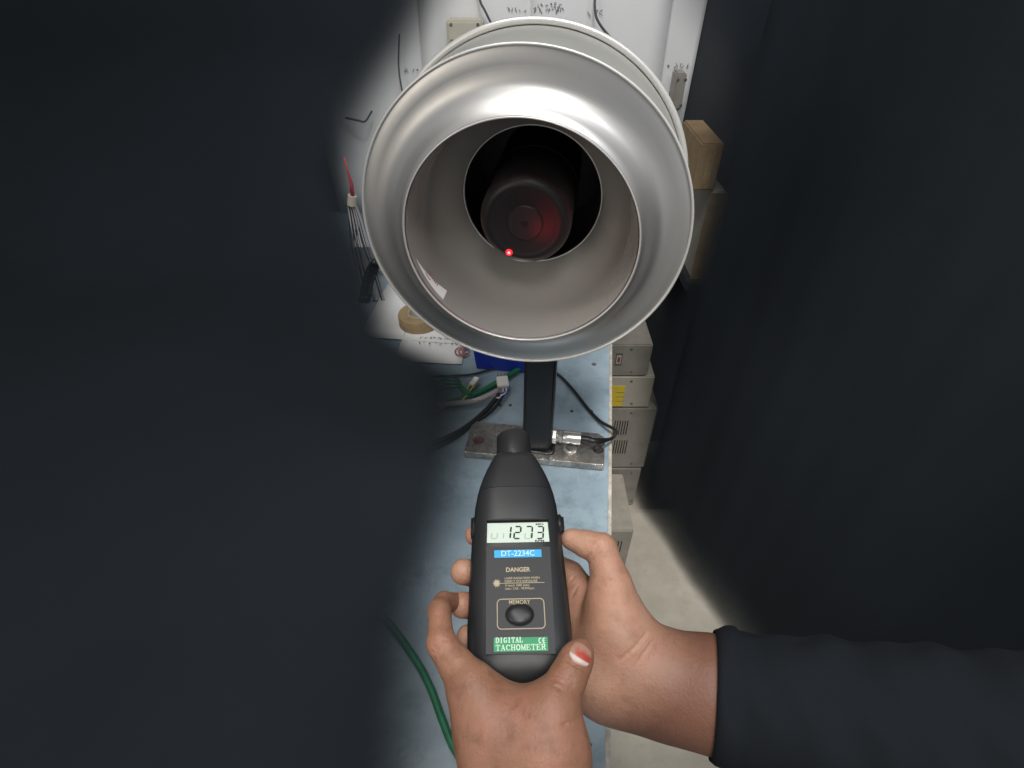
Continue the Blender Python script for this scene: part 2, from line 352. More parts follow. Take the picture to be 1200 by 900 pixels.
drum = lathe('drum', [(0.1365, -0.0632), (0.1375, -0.060), (0.1375, 0.010), (0.1385, 0.016), (0.1385, 0.032), (0.090, 0.034), (0.090, 0.030), (0.134, 0.028), (0.134, -0.0630)], M['alu_matt'], stand, True)
put(lip('rear_rim', 0.1418, 0.021, 0.0030, M['alu_edge'], None), drum)
lathe('throat_tube', [(0.0672, 0.0122), (0.0672, 0.110), (0.002, 0.110), (0.002, 0.112), (0.0700, 0.112), (0.0700, 0.0122)], M['cavity'], stand, True)
motor = lathe('motor', [(0.0005, -0.0470), (0.028, -0.0470), (0.0300, -0.0476), (0.0325, -0.0482), (0.0355, -0.0478), (0.0380, -0.0462), (0.0398, -0.0438), (0.0408, -0.041), (0.0412, -0.037), (0.0412, 0.02), (0.043, 0.025), (0.043, 0.1095), (0.0005, 0.1095)], M['motor'], stand)
put(lathe('motor_hub', [(0.0005, -0.0486), (0.0150, -0.0486), (0.0162, -0.0471), (0.0005, -0.0471)], M['motor2'], None, True, 48), motor)
put(lathe('shaft_end', [(0.0003, -0.0492), (0.0030, -0.0492), (0.0034, -0.0487), (0.0003, -0.0487)], M['black'], None, True, 24), motor)
put(lip('motor_ring', 0.0425, 0.027, 0.0012, M['motor2'], None), motor)
# white patch added on the inner duct wall in place of a bright gap, lower left
def wallpt(r, a, y): return AC + AX*(r*math.cos(a)) + AZ*(r*math.sin(a)) + AY*y
na, ny = 14, 8; sv = []; sf = []
for i in range(na+1):
    a = math.radians(195 + 27*i/na)
    for j in range(ny+1):
        y = -0.0795 - 0.001*(i/na) + (0.0005 + 0.015*(i/na))*j/ny
        sv.append(wallpt(0.0957, a, y))
for i in range(na):
    for j in range(ny): k = i*(ny+1)+j; sf.append((k, k+1, k+ny+2, k+ny+1))
gap_patch = obj('sticker', sv, sf, M['paper']); put(gap_patch, stand); gap_patch['label'] = 'added white patch for a bright gap inside the mouth of the duct'
g = G()
for y0, a0, a1 in ((-0.077, 205, 210), (-0.072, 210, 216), (-0.069, 206, 209)):
    for k in range(4):
        A, B_ = math.radians(a0 + (a1-a0)*k/4), math.radians(a0 + (a1-a0)*(k+0.6)/4)
        q = [wallpt(0.0954, A, y0), wallpt(0.0954, B_, y0), wallpt(0.0954, B_, y0+0.0022), wallpt(0.0954, A, y0+0.0022)]
        g.add(q, [(0, 1, 2, 3)])
put(g.make('printed_lines', M['red_ink']), gap_patch)

# post, saddle and base plate
PW = 0.0185
post = G()
post.box(loc(0, 0, 0.012+0.0985), AX*PW, AY*PW, AZ*0.0985).make('post', M['black'], stand, bevel=0.003, bseg=3)
G().box(loc(-0.006, 0.0, 0.2055), AX*0.034, AY*0.028, AZ*0.004).make('saddle', M['black'], stand, bevel=0.001)
PL = [(-0.094, -0.0325), (0.0885, -0.030), (0.0885, 0.020), (0.080, 0.0265), (-0.088, 0.0265), (-0.094, 0.018)]
pb = G().prism([loc(x, y, 0.0006) for x, y in PL], (0, 0, 0.0112)); plate = pb.make('base_plate', M['steel'], stand, bevel=0.0012)
def bore(c, r, z0):
    booled(plate, G().lathe([(r, z0), (r, 0.02)], c, (0, 0, 1), (1, 0, 0), 32).make('cutter', M['rust']))
def booled(o, cutter):
    md = o.modifiers.new('cut', 'BOOLEAN'); md.operation = 'DIFFERENCE'; md.solver = 'EXACT'; md.object = cutter
    bpy.context.view_layer.update()
    me = bpy.data.meshes.new_from_object(o.evaluated_get(bpy.context.evaluated_depsgraph_get()))
    o.modifiers.clear(); old = o.data; o.data = me; bpy.data.meshes.remove(old); bpy.data.objects.remove(cutter)
def disc(name, c, prof, m, parent, seg=24, axis=(0, 0, 1), u=(1, 0, 0)):
    return G().lathe(prof, c, axis, u, seg).make(name, m, parent, True, 0.6)
hl = onz(561, 516, BZ+0.0118)
bore(hl, 0.0075, -0.009)
disc('hole_bottom', hl, [(0.0005, -0.0088), (0.0073, -0.0088), (0.0073, -0.0080), (0.0005, -0.0080)], M['rust'], plate)
hr = onz(701, 527, BZ+0.0118)
bore(hr, 0.0072, -0.009)
disc('hole_bottom', hr, [(0.0005, -0.0088), (0.0070, -0.0088), (0.0070, -0.0070), (0.0005, -0.0070)], M['dark_metal'], plate)
cb = onz(668, 527, BZ+0.0118)
bolt = disc('bolt', cb, [(0.0004, 0.0005), (0.0092, 0.0005), (0.0092, 0.0021), (0.0066, 0.0022), (0.0066, 0.0034), (0.0004, 0.0034)], M['chrome'], plate)
put(G().lathe([(0.0003, 0.0034), (0.0058, 0.0034), (0.0060, 0.0045), (0.0060, 0.0092), (0.0054, 0.0100), (0.0003, 0.0102)], cb, (0, 0, 1), (1, 0.3, 0), 6).make('bolt_head', M['steel_mid'], None, False), bolt)
put(G().lathe([(0.0003, 0.0102), (0.0034, 0.0102), (0.0034, 0.0150), (0.0003, 0.0152)], cb, (0, 0, 1), (1, 0, 0), 16).make('stud', M['dark_metal'], None, True, 0.6), bolt)
# weld bead round the foot of the post
wb = [loc(x, y, 0.0125) for x, y in ((-PW-.001, -PW-.001), (0, -PW-.0018), (PW+.001, -PW-.001), (PW+.0018, 0), (PW+.001, PW+.001), (0, PW+.0018), (-PW-.001, PW+.001), (-PW-.0018, 0), (-PW-.001, -PW-.001))]
ws = spline(wb, 8); G().tube(ws, [0.0020+0.0009*random.random() for _ in ws], 8).make('weld_bead', M['dark_metal'], plate, True)

# laser spot on the motor
def hit_axis_plane(px, py, y):
    n = AY; p0 = AC + AY*y; d = ray(px, py); return CAM + d*((p0-CAM).dot(n)/d.dot(n))
ls = hit_axis_plane(596.5, 296, -0.0488)
spot = G().lathe([(0.0002, -0.0004), (0.0022, -0.0004), (0.0030, -0.0001), (0.0033, 0.0004)], ls, AY, AX, 20).make('laser_spot', M['laser'], None, True)
tag(spot, 'glowing red laser spot on the black motor face', 'laser spot')
put(G().lathe([(0.0001, -0.0008), (0.0011, -0.0008), (0.0014, -0.0005)], ls, AY, AX, 16).make('hot_core', M['laser_core'], None, True), spot)
pl = bpy.data.lights.new('laser_glow', 'POINT'); pl.energy = 0.008; pl.color = (1, 0.02, 0.05); pl.shadow_soft_size = 0.010
plo = bpy.data.objects.new('laser_glow', pl); COL.objects.link(plo); plo.location = ls - AY*0.016 + AX*0.028 + AZ*0.018

# ------------------------------------------------------------------ tachometer
EL = math.radians(8)
O0 = at(609.3, 740, 0.305)
ad = Vector((0, math.cos(EL), math.sin(EL)))
U0 = Vector((1, 0, 0)); N0 = U0.cross(ad).normalized()
def plane_hit(px, py, h=0.0):
    d = ray(px, py); p0 = O0 + N0*h; return CAM + d*((p0-CAM).dot(N0)/d.dot(N0))
A = (plane_hit(603.0, 530) - O0).normalized()              # axis of the instrument in its top plane
U = A.cross(N0).normalized(); N = U.cross(A).normalized()
def dev(u, s, h=0.0): return O0 + U*u + A*s + N*h
def duv(px, py, h=0.0):
    d = ray(px, py); p0 = O0 + N*h; q = CAM + d*((p0-CAM).dot(N)/d.dot(N)) - O0
    return q.dot(U), q.dot(A)
tach = empty('digital_tachometer', dev(0, 0.05, -0.044), 'black handheld digital tachometer with lit display gripped in two hands', 'tachometer')
def loft(sections, seg=56, e=3.4):         # (s, halfwidth, top, bottom)
    v = []; f = []
    for s, hw, tp, bt in sections:
        c, hh = (tp+bt)/2, (tp-bt)/2
        for k in range(seg):
            a = 2*math.pi*k/seg; ca, sa = math.cos(a), math.sin(a)
            x = math.copysign(abs(ca)**(2/e), ca)*hw; z = math.copysign(abs(sa)**(2/e), sa)*hh
            v.append(dev(x, s, c+z))
    n = len(sections)
    for i in range(n-1):
        for k in range(seg): f.append((i*seg+k, i*seg+(k+1) % seg, (i+1)*seg+(k+1) % seg, (i+1)*seg+k))
    f += [tuple(range(seg))[::-1], tuple((n-1)*seg+k for k in range(seg))]
    return v, f
main = [(-0.0335, 0.010, -0.022, -0.029), (-0.0330, 0.0160, -0.0190, -0.0310), (-0.0310, 0.0210, -0.0145, -0.0325), (-0.0275, 0.0248, -0.0095, -0.0335), (-0.0225, 0.0275, -0.0050, -0.0340), (-0.0170, 0.0291, -0.0018, -0.0345),
        (-0.0100, 0.0299, 0.0, -0.035), (0.005, 0.0304, 0.0, -0.035), (0.025, 0.0301, 0.0, -0.035), (0.045, 0.0295, 0.0, -0.035), (0.062, 0.0289, 0.0005, -0.0345), (0.072, 0.0284, 0.0012, -0.044), (0.082, 0.0274, 0.0012, -0.033), (0.0915, 0.0259, 0.0008, -0.032)]
nose = [(0.0916, 0.0250, 0.0000, -0.0315), (0.0919, 0.0257, 0.0007, -0.0318), (0.098, 0.0243, 0.0002, -0.031), (0.104, 0.0224, -0.0005, -0.0300), (0.110, 0.0201, -0.0012, -0.0290), (0.1165, 0.0172, -0.0018, -0.0282), (0.1210, 0.0150, -0.0024, -0.0275), (0.1225, 0.0134, -0.0036, -0.0262)]
v, f = loft(main)
body = obj('body', v, f, M['plastic'], None, True, 0.75)
(u0, s0), (u1, s1) = duv(570, 636.5), duv(642.5, 607)
um, uh = (u0+u1)/2, (u1-u0)/2
cut = G().prism([dev(um-uh, s0, 0.004), dev(um-uh, s0, -0.0006), dev(um-uh, s1, -0.0040), dev(um-uh, s1, 0.004)], U*(2*uh)).make('cutter', M['plastic'])
booled(body, cut)
me = body.data; me.polygons.foreach_set('use_smooth', [True]*len(me.polygons))
bm = bmesh.new(); bm.from_mesh(me)
for e in bm.edges:
    if len(e.link_faces) == 2 and e.calc_face_angle(0) > 0.6: e.smooth = False
bm.to_mesh(me); bm.free(); put(body, tach)
v, f = loft(nose); put(obj('nose_cap', v, f, M['plastic'], None, True, 0.75), tach)
nz = dev(0, 0.1205, -0.0148)
noz = G().lathe([(0.0125, 0), (0.0127, 0.002), (0.0127, 0.0200), (0.0120, 0.0212), (0.0104, 0.0212), (0.0100, 0.0200), (0.0100, 0.006), (0.0005, 0.006)], nz, A, U, 48).make('sensor_nozzle', M['plastic'], tach, True, 0.6)
# display
def q4(u0, s0, u1, s1, h): return [dev(u0, s0, h), dev(u1, s0, h), dev(u1, s1, h), dev(u0, s1, h)]
def lcdp(u, t, lift=0.0):                  # t from 0 bottom to 1 top of the window
    return dev(u, s0 + (s1-s0)*t, -0.0006 + (-0.0034)*t + 0.00035 + lift)
hw = uh - 0.0003
lcd = G().add([lcdp(um-hw, 0.015), lcdp(um+hw, 0.015), lcdp(um+hw, 0.93), lcdp(um-hw, 0.93)], [(0, 1, 2, 3)]).make('display', M['lcd'], tach)
shade_strip = G().add([lcdp(um-hw, 0.93), lcdp(um+hw, 0.93), lcdp(um+hw, 0.985), lcdp(um-hw, 0.985)], [(0, 1, 2, 3)]).make('display_shade_strip', M['slot'], tach)  # dark strip paints the shadow at the top of the display recess
LU = (lcdp(um+hw, 0) - lcdp(um-hw, 0)).normalized(); LV = (lcdp(um, 1)-lcdp(um, 0)).normalized(); LN = LU.cross(LV)
SEG = {'a': ((0, 1), (1, 1)), 'b': ((1, 1), (1, .5)), 'c': ((1, .5), (1, 0)), 'd': ((0, 0), (1, 0)), 'e': ((0, .5), (0, 0)), 'f': ((0, 1), (0, .5)), 'g': ((0, .5), (1, .5))}
DIG = {'1': 'bc', '2': 'abged', '7': 'abc', '3': 'abgcd', 'u': 'cde', 'l': 'e'}
def digit(ch, px, m, wd=0.0036, ht=0.0088, th=0.00062, lift=0.0002):
    # px: pixel of the digit's centre base
    d = ray(px, 631.3); p = lcdp(um, 0); c = CAM + d*((p-CAM).dot(LN)/d.dot(LN)) + LN*lift
    g = G(); sk = 0.10
    for sgm in DIG[ch]:
        (x0, y0), (x1, y1) = SEG[sgm]
        P = [c + LU*((x-.5)*wd + y*ht*sk) + LV*(y*ht) for x, y in ((x0, y0), (x1, y1))]
        t = (P[1]-P[0]).normalized(); nn = t.cross(LN); gap = th*0.22
        a, b = P[0]+t*gap, P[1]-t*gap
        poly = [a, a+t*th*.6+nn*th*.6, b-t*th*.6+nn*th*.6, b, b-t*th*.6-nn*th*.6, a+t*th*.6-nn*th*.6]
        g.add(poly, [(0, 1, 2, 3, 4, 5)])
    return put(g.make('digit', m), lcd)
for ch, px in zip('1273', (594.0, 605.8, 619.4, 632.6)): digit(ch, px, M['seg'], th=0.00085, wd=0.0039, ht=0.0092)
digit('u', 579, M['ghost'], lift=0.00012); digit('l', 593, M['ghost'], lift=0.00012); digit('u', 618.4, M['ghost'], lift=0.00012)
def lcd_text(body_, px, py, wpx, size):
    d = ray(px, py); p = lcdp(um, 0); c = CAM + d*((p-CAM).dot(LN)/d.dot(LN))
    text_obj('display_text', body_, c, LU, LV, size, M['seg'], lcd, width=wpx, lift=0.0002, bold=0.02)
lcd_text('MIN', 628, 615.6, 0.0048, 0.0020)
lcd_text('RPM', 627, 635.2, 0.0056, 0.0021)
# label panel (slightly proud plate, trapezoid)
pc = [duv(569.5, 767), duv(651, 766.5), duv(644.5, 641), duv(570, 641)]
pan = G().prism([dev(u, s, 0.00005) for u, s in pc], N*0.00035)
panel = pan.make('label_panel', M['panel'], tach)
PH = 0.0004
def rect_px(name, x0, y0, x1, y1, m, h=PH+0.0001, th=0.0001):
    (a0, b0), (a1, b1) = duv(x0, y1), duv(x1, y0)
    return put(G().prism(q4(a0, b0, a1, b1, h), N*th).make(name, m), panel)
def ptext(body_, x0, ybase, x1, cap_px, m, bold=0.0, h=PH+0.0001, spacing=1.0):
    (a0, b0), (a1, _), (_, bt) = duv(x0, ybase), duv(x1, ybase), duv(x0, ybase-cap_px)
    return text_obj('printed_text', body_, dev(a0, b0, h), U, A, (bt-b0)/0.70, m, panel, width=a1-a0, bold=bold, lift=0.0001, spacing=spacing)
rect_px('blue_strip', 579.3, 644.2, 634.2, 654.2, M['cyan'])
ptext('DT-2234C', 587.5, 652.4, 626.5, 6.4, M['ice'], 0.012, PH+0.0003)
ptext('DANGER', 593, 670.6, 621.5, 5.0, M['cream'], 0.03)
ptext('LASER RADIATION WHEN', 591.5, 679.4, 632.5, 2.5, M['cream'], 0.012)
ptext('DIRECT EYE EXPOSURE', 591.5, 683.0, 630.0, 2.5, M['cream'], 0.012)
ptext('0.1sec/t 1000 (min)', 592, 687.8, 620.5, 2.6, M['cream'], 0.012)
ptext('1min / 2.5K - 99,999rpm', 592, 691.6, 626, 2.6, M['cream'], 0.012)
rect_px('printed_line', 586, 683.25, 638, 683.75, M['cream'])
# laser warning star
su, ss = duv(582.2, 684)
star = []
for k in range(20):
    r = 0.0026 if k % 2 == 0 else 0.0014
    star.append(dev(su + r*math.cos(2*math.pi*k/20), ss + r*math.sin(2*math.pi*k/20)*1.05, PH+0.0002))
cpt = dev(su, ss, PH+0.0002)
put(G().add(star+[cpt], [(k, (k+1) % 20, 20) for k in range(20)]).make('laser_star', M['cream']), panel)
# memory frame, text and button
def rounded(u0, s0, u1, s1, r, n=6):
    out = []
    for cx, cy, a0 in ((u1-r, s1-r, 0), (u0+r, s1-r, 90), (u0+r, s0+r, 180), (u1-r, s0+r, 270)):
        for k in range(n+1):
            a = math.radians(a0 + 90*k/n); out.append((cx + r*math.cos(a), cy + r*math.sin(a)))
    return out
(u0m, s0m), (u1m, s1m) = duv(582.3, 738.3), duv(637.5, 701)
oo = rounded(u0m, s0m, u1m, s1m, 0.0026); ii = rounded(u0m+.0005, s0m+.0005, u1m-.0005, s1m-.0005, 0.0021)
nn_ = len(oo)
put(G().add([dev(u, s, PH+0.00015) for u, s in oo+ii], [(k, (k+1) % nn_, nn_+(k+1) % nn_, nn_+k) for k in range(nn_)]).make('button_frame', M['cream']), panel)
ptext('MEMORY', 596.5, 708.6, 621.5, 5.0, M['cream'], 0.005)
bu, bs = duv(609, 720.6)
def dome(name, c, ru, rs, hgt, m, parent, seg=40, steps=8):
    v = []; f = []
    for i in range(steps):
        t = i/steps; rr = math.cos(t*math.pi/2)**0.75; z = hgt*math.sin(t*math.pi/2)
        v += [dev(c[0]+ru*rr*math.cos(2*math.pi*k/seg), c[1]+rs*rr*math.sin(2*math.pi*k/seg), PH+z) for k in range(seg)]
    v.append(dev(c[0], c[1], PH+hgt))
    for i in range(steps-1):
        for k in range(seg): f.append((i*seg+k, i*seg+(k+1) % seg, (i+1)*seg+(k+1) % seg, (i+1)*seg+k))
    f += [((steps-1)*seg+k, (steps-1)*seg+(k+1) % seg, steps*seg) for k in range(seg)]
    return put(obj(name, v, f, m), parent)
btn_ring = G()
rr = []
for k in range(40): a = 2*math.pi*k/40; rr.append(dev(bu+0.0083*math.cos(a), bs+0.0064*math.sin(a), PH+0.0001))
put(G().prism(rr, N*0.00006).make('button_recess', M['slot']), panel)
dome('memory_button', (bu, bs), 0.0076, 0.0057, 0.0022, M['rubber'], tach)
# green badge with serif lettering
rect_px('green_strip', 578.7, 746.6, 641.5, 764.6, M['green_print'])
SERIF = {  # strokes as (x0,y0,x1,y1,thick?) in a unit box
 'D': [(.2,0,.2,1,1),(.2,1,.6,1,0),(.6,1,.9,.7,1),(.9,.7,.9,.3,1),(.9,.3,.6,0,1),(.6,0,.2,0,0),(.05,1,.3,1,0),(.05,0,.3,0,0)],
 'I': [(.5,0,.5,1,1),(.25,1,.75,1,0),(.25,0,.75,0,0)],
 'G': [(.9,.8,.6,1,0),(.6,1,.35,.95,0),(.35,.95,.15,.65,1),(.15,.65,.15,.35,1),(.15,.35,.35,.05,1),(.35,.05,.6,0,0),(.6,0,.85,.1,0),(.85,.1,.85,.42,1),(.65,.42,1,.42,0),(.9,1,.9,.72,0)],
 'T': [(.5,0,.5,1,1),(.05,1,.95,1,0),(.05,1,.05,.75,0),(.95,1,.95,.75,0),(.28,0,.72,0,0)],
 'A': [(.15,0,.5,1,0),(.5,1,.85,0,1),(.27,.33,.72,.33,0),(0,0,.3,0,0),(.65,0,1,0,0)],
 'L': [(.25,0,.25,1,1),(.08,1,.45,1,0),(.08,0,.9,0,0),(.9,0,.95,.28,0)],
 'C': [(.9,.75,.62,1,0),(.62,1,.35,.95,0),(.35,.95,.15,.65,1),(.15,.65,.15,.35,1),(.15,.35,.35,.05,1),(.35,.05,.65,0,0),(.65,0,.92,.22,0),(.9,1,.9,.7,0)],
 'H': [(.2,0,.2,1,1),(.8,0,.8,1,1),(.2,.5,.8,.5,0),(.03,1,.37,1,0),(.03,0,.37,0,0),(.63,1,.97,1,0),(.63,0,.97,0,0)],
 'O': [(.5,1,.2,.85,1),(.2,.85,.1,.5,1),(.1,.5,.2,.15,1),(.2,.15,.5,0,1),(.5,0,.8,.15,1),(.8,.15,.9,.5,1),(.9,.5,.8,.85,1),(.8,.85,.5,1,1)],
 'M': [(.12,0,.12,1,0),(.12,1,.5,.1,1),(.5,.1,.88,1,0),(.88,1,.88,0,1),(0,0,.27,0,0),(.7,0,1,0,0),(0,1,.18,1,0),(.85,1,1,1,0)],
 'E': [(.22,0,.22,1,1),(.05,1,.85,1,0),(.85,1,.88,.75,0),(.22,.52,.62,.52,0),(.62,.65,.62,.4,0),(.05,0,.88,0,0),(.88,0,.92,.28,0)],
 'R': [(.2,0,.2,1,1),(.05,1,.6,1,0),(.6,1,.82,.85,1),(.82,.85,.82,.65,1),(.82,.65,.6,.5,1),(.6,.5,.2,.5,0),(.5,.5,.85,0,1),(.05,0,.38,0,0),(.75,0,1,0,0)],
 '(': [(.8,1,.4,.95,1),(.4,.95,.2,.5,1),(.2,.5,.4,.05,1),(.4,.05,.8,0,1)],
 '<': [(.8,1,.4,.95,1),(.4,.95,.2,.5,1),(.2,.5,.4,.05,1),(.4,.05,.8,0,1),(.25,.5,.7,.5,1)]}
def serif(word, x0, ybase, x1, cap_px, m):
    (a0, b0), (a1, _), (_, bt) = duv(x0, ybase), duv(x1, ybase), duv(x0, ybase-cap_px)
    cw = (a1-a0)/len(word); ch = bt-b0; g = G()
    for i, c in enumerate(word):
        for (xa, ya, xb, yb, tk) in SERIF[c]:
            p = Vector((a0 + (i+.06+.88*xa)*cw, b0 + ya*ch)); q = Vector((a0 + (i+.06+.88*xb)*cw, b0 + yb*ch))
            d = (q-p).normalized(); n2 = Vector((-d.y, d.x)); t = 0.00030 if tk else 0.00016
            p -= d*t*.6; q += d*t*.6
            pts = [p+n2*t, p-n2*t, q-n2*t, q+n2*t]
            g.add([dev(z.x, z.y, PH+0.0003+0.000004*len(g.f) % 0.0001) for z in pts], [(0, 1, 2, 3)])
    put(g.make('printed_text', m), panel)
serif('DIGITAL', 580.6, 753.8, 613, 5.8, M['mint'])
serif('TACHOMETER', 580.6, 762.8, 640.2, 6.3, M['mint'])
serif('(<', 630.5, 753.8, 639.5, 5.4, M['mint'])
# side trigger and the grip ridges
def side_bump(sgn, s, ln, out, zc):
    g = G(); pts = []
    hw_ = np.interp(s, [q[0] for q in main], [q[1] for q in main])
    v = []; steps = 7
    c = dev(sgn*(hw_-0.0006), s, zc)
    bo = G().box(c, U*out, A*ln, N*0.006)
    return bo.make('side_button', M['rubber'], tach, True, None, bevel=0.0018, bseg=3)
side_bump(1, 0.0690, 0.0060, 0.0030, -0.012); side_bump(-1, 0.0680, 0.0070, 0.0016, -0.012)

# ------------------------------------------------------------------ hands: one continuous surface each, from blended tapered limbs
def round_cone(P, a, b, ra, rb):
    a, b = np.array(a), np.array(b); ba = b-a; l2 = ba@ba; rr_ = ra-rb; a2 = l2-rr_*rr_; il2 = 1/l2
    pa = P-a; y = pa@ba; z = y-l2
    xx = pa*l2 - y[..., None]*ba; x2 = (xx*xx).sum(-1); y2 = y*y*l2; z2 = z*z*l2
    k = np.sign(rr_)*rr_*rr_*x2
    d = (np.sqrt(x2*a2*il2)+y*rr_)*il2-ra
    c1 = np.sign(z)*a2*z2 > k; c2 = np.sign(y)*a2*y2 < k
    d = np.where(c1, np.sqrt(x2+z2)*il2-rb, np.where(c2, np.sqrt(x2+y2)*il2-ra, d))
    return d
def smin(a, b, k):
    h = np.clip(0.5+0.5*(b-a)/k, 0, 1); return b*(1-h)+a*h-k*h*(1-h)
def smax(a, b, k): return -smin(-a, -b, k)
def surface_nets(D, org, h):
    nx, ny_, nz_ = D.shape; S = D < 0
    cs = [(i, j, k) for i in (0, 1) for j in (0, 1) for k in (0, 1)]
    sl = lambda i, j, k: (slice(i, nx-1+i), slice(j, ny_-1+j), slice(k, nz_-1+k))
    cnt = sum(S[sl(*c)].astype(np.int8) for c in cs)
    act = (cnt > 0) & (cnt < 8); idx = -np.ones(act.shape, int); cells = np.argwhere(act); idx[act] = np.arange(len(cells))
    acc = np.zeros((len(cells), 3)); num = np.zeros(len(cells))
    for c in cs:
        for ax_ in range(3):
            if c[ax_] == 0:
                c2 = list(c); c2[ax_] = 1
                d0 = D[tuple((cells+c).T)]; d1 = D[tuple((cells+np.array(c2)).T)]
                m = (d0 < 0) != (d1 < 0); t = np.where(m, d0/np.where(m, d0-d1, 1), 0)
                p = np.tile(np.array(c, float), (len(cells), 1)); p[:, ax_] += t
                acc += p*m[:, None]; num += m
    V = (cells + acc/num[:, None])*h + org
    Fs = []
    for ax_ in range(3):
        e = [0, 0, 0]; e[ax_] = 1; b_, c_ = [q for q in range(3) if q != ax_]
        a0 = S[tuple(slice(1, -1) if q != ax_ else slice(0, -1) for q in range(3))]
        a1 = S[tuple(slice(1, -1) if q != ax_ else slice(1, None) for q in range(3))]
        ed = np.argwhere(a0 != a1)
        off = np.array([1 if q != ax_ else 0 for q in range(3)]); ed = ed+off
        def ci(db, dc):
            q = ed.copy(); q[:, b_] -= db; q[:, c_] -= dc; return idx[tuple(q.T)]
        Fs.append(np.stack([ci(0, 0), ci(1, 0), ci(1, 1), ci(0, 1)], 1))
    return V, np.concatenate(Fs)
def hand_mesh(name, groups, creases, material, h=0.0009, pad=0.006, dents=()):
    """groups: list of (k_join, [(k, [(px,py,Z,r_mm), ...]), ...]) - chains of pixel-ray joints at true depth"""
    pts = []
    for kj, chains in groups:
        for k, ch in chains:
            for q in ch: pts.append((np.array(at(*q[:3])), q[3]/1000))
    lo = np.min([p-r for p, r in pts], 0)-pad; hi = np.max([p+r for p, r in pts], 0)+pad
    n = np.ceil((hi-lo)/h).astype(int)+1
    ax3 = [lo[i]+h*np.arange(n[i]) for i in range(3)]
    D = np.full(tuple(n), 0.05)
    def region(c0, c1, r):
        a = np.maximum(((np.minimum(c0, c1)-r-lo)/h).astype(int), 0); b = np.minimum(((np.maximum(c0, c1)+r-lo)/h).astype(int)+2, n)
        s = tuple(slice(a[i], b[i]) for i in range(3))
        P = np.stack(np.meshgrid(*[ax3[i][s[i]] for i in range(3)], indexing='ij'), -1); return s, P
    for kj, chains in groups:
        E_ = np.full(tuple(n), 0.05)
        for k, ch in chains:
            for q0, q1 in zip(ch[:-1], ch[1:]):
                a, b = np.array(at(*q0[:3])), np.array(at(*q1[:3])); ra, rb = q0[3]/1000, q1[3]/1000
                s, P = region(a, b, max(ra, rb)+0.016)
                E_[s] = smin(E_[s], round_cone(P, a, b, ra, rb), k/1000)
        D = smin(D, E_, kj/1000)
    D0 = D.copy(); cam_ = np.array(CAM)
    def cast(px, py):                        # first point of the skin along a line of sight
        zs = np.arange(0.20, 0.42, 0.0004); P = cam_ + np.array(ray(px, py))*zs[:, None]
        ij = np.rint((P-lo)/h).astype(int); okk = ((ij >= 0) & (ij < n)).all(1)
        val = np.full(len(zs), 1.0); val[okk] = D0[tuple(ij[okk].T)]
        hit = np.argmax(val < 0); return P[hit] if val[hit] < 0 else None
    for depth, kk, ch in creases:            # thin grooves along lines laid on the skin
        for q0, q1 in zip(ch[:-1], ch[1:]):
            a, b = cast(*q0[:2]), cast(*q1[:2])
            if a is None or b is None: continue
            up_ = cam_-a; up_ = up_/np.linalg.norm(up_)*depth/1000*0.75; a = a+up_; b = b+up_
            s, P = region(a, b, 0.012)
            c = round_cone(P, a, b, depth/1000, depth/1000*0.97)
            D[s] = smax(D[s], -c, kk/1000*0.55)
    V, Fq = surface_nets(D, lo, h)
    o = obj(name, V, Fq.tolist(), material)
    return o
def surf_z(o, px, py):                      # depth where the ray meets a mesh (objects here are in world space)
    from mathutils.bvhtree import BVHTree
    if not hasattr(surf_z, 'c'): surf_z.c = {}
    if o.name not in surf_z.c:
        me = o.data; surf_z.c[o.name] = BVHTree.FromPolygons([q.co for q in me.vertices], [tuple(p.vertices) for p in me.polygons])
    d = ray(px, py); hit = surf_z.c[o.name].ray_cast(CAM, d.normalized())
    return hit

# right hand: palm under the instrument, thumb along its right side, finger tips round the left edge
right_groups = [
 (9, [(12, [(900, 827, 0.317, 29), (832, 811, 0.325, 29.5), (775, 801, 0.334, 27)]),
      (14, [(775, 801, 0.334, 27), (718, 792, 0.340, 24), (680, 770, 0.350, 21)]),
      (12, [(752, 775, 0.335, 22), (722, 738, 0.337, 19.5), (716, 704, 0.341, 15)]),
      (12, [(700, 780, 0.345, 22), (676, 735, 0.362, 18), (678, 706, 0.366, 13)])]),
 (5, [(3.0, [(718, 712, 0.340, 15.5), (716, 684, 0.343, 12.4), (705, 643, 0.348, 9.4), (688, 638, 0.352, 8.4), (670, 632, 0.355, 6.9)])]),
 (4, [(3, [(690, 706, 0.360, 12), (668, 674, 0.374, 9.0), (610, 640, 0.400, 8.4), (566, 629, 0.397, 7.8), (557, 627, 0.383, 7.2)])]),
 (1.5, [(3, [(672, 730, 0.372, 11), (605, 690, 0.384, 9.0), (556, 672, 0.374, 8.6), (543, 670, 0.352, 8.2)])]),
 (1.5, [(3, [(672, 755, 0.368, 11), (605, 722, 0.374, 9.0), (554, 710, 0.362, 8.2), (542, 709, 0.340, 7.9)])]),
 (1.5, [(3, [(676, 780, 0.362, 11), (610, 752, 0.364, 8.2), (560, 747, 0.352, 7.4), (548, 746, 0.335, 6.9)])]),
]
right_creases = [
 (0.55, 1.6, [(685, 656), (694, 647), (704, 636)]), (0.40, 1.4, [(690, 661), (698, 652), (707, 642)]),
 (0.30, 1.6, [(688, 675), (704, 677), (724, 681)]), (0.50, 1.8, [(670, 700), (678, 684), (690, 671)]),
 (0.45, 1.4, [(668, 682), (676, 672), (688, 667)]),
 (0.60, 2.2, [(758, 742), (747, 755), (736, 766), (726, 774)]), (0.40, 1.8, [(764, 752), (752, 768), (744, 782)]),
]
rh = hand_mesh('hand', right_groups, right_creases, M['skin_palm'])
tan = rh.data.attributes.new('tan', 'FLOAT', 'POINT')
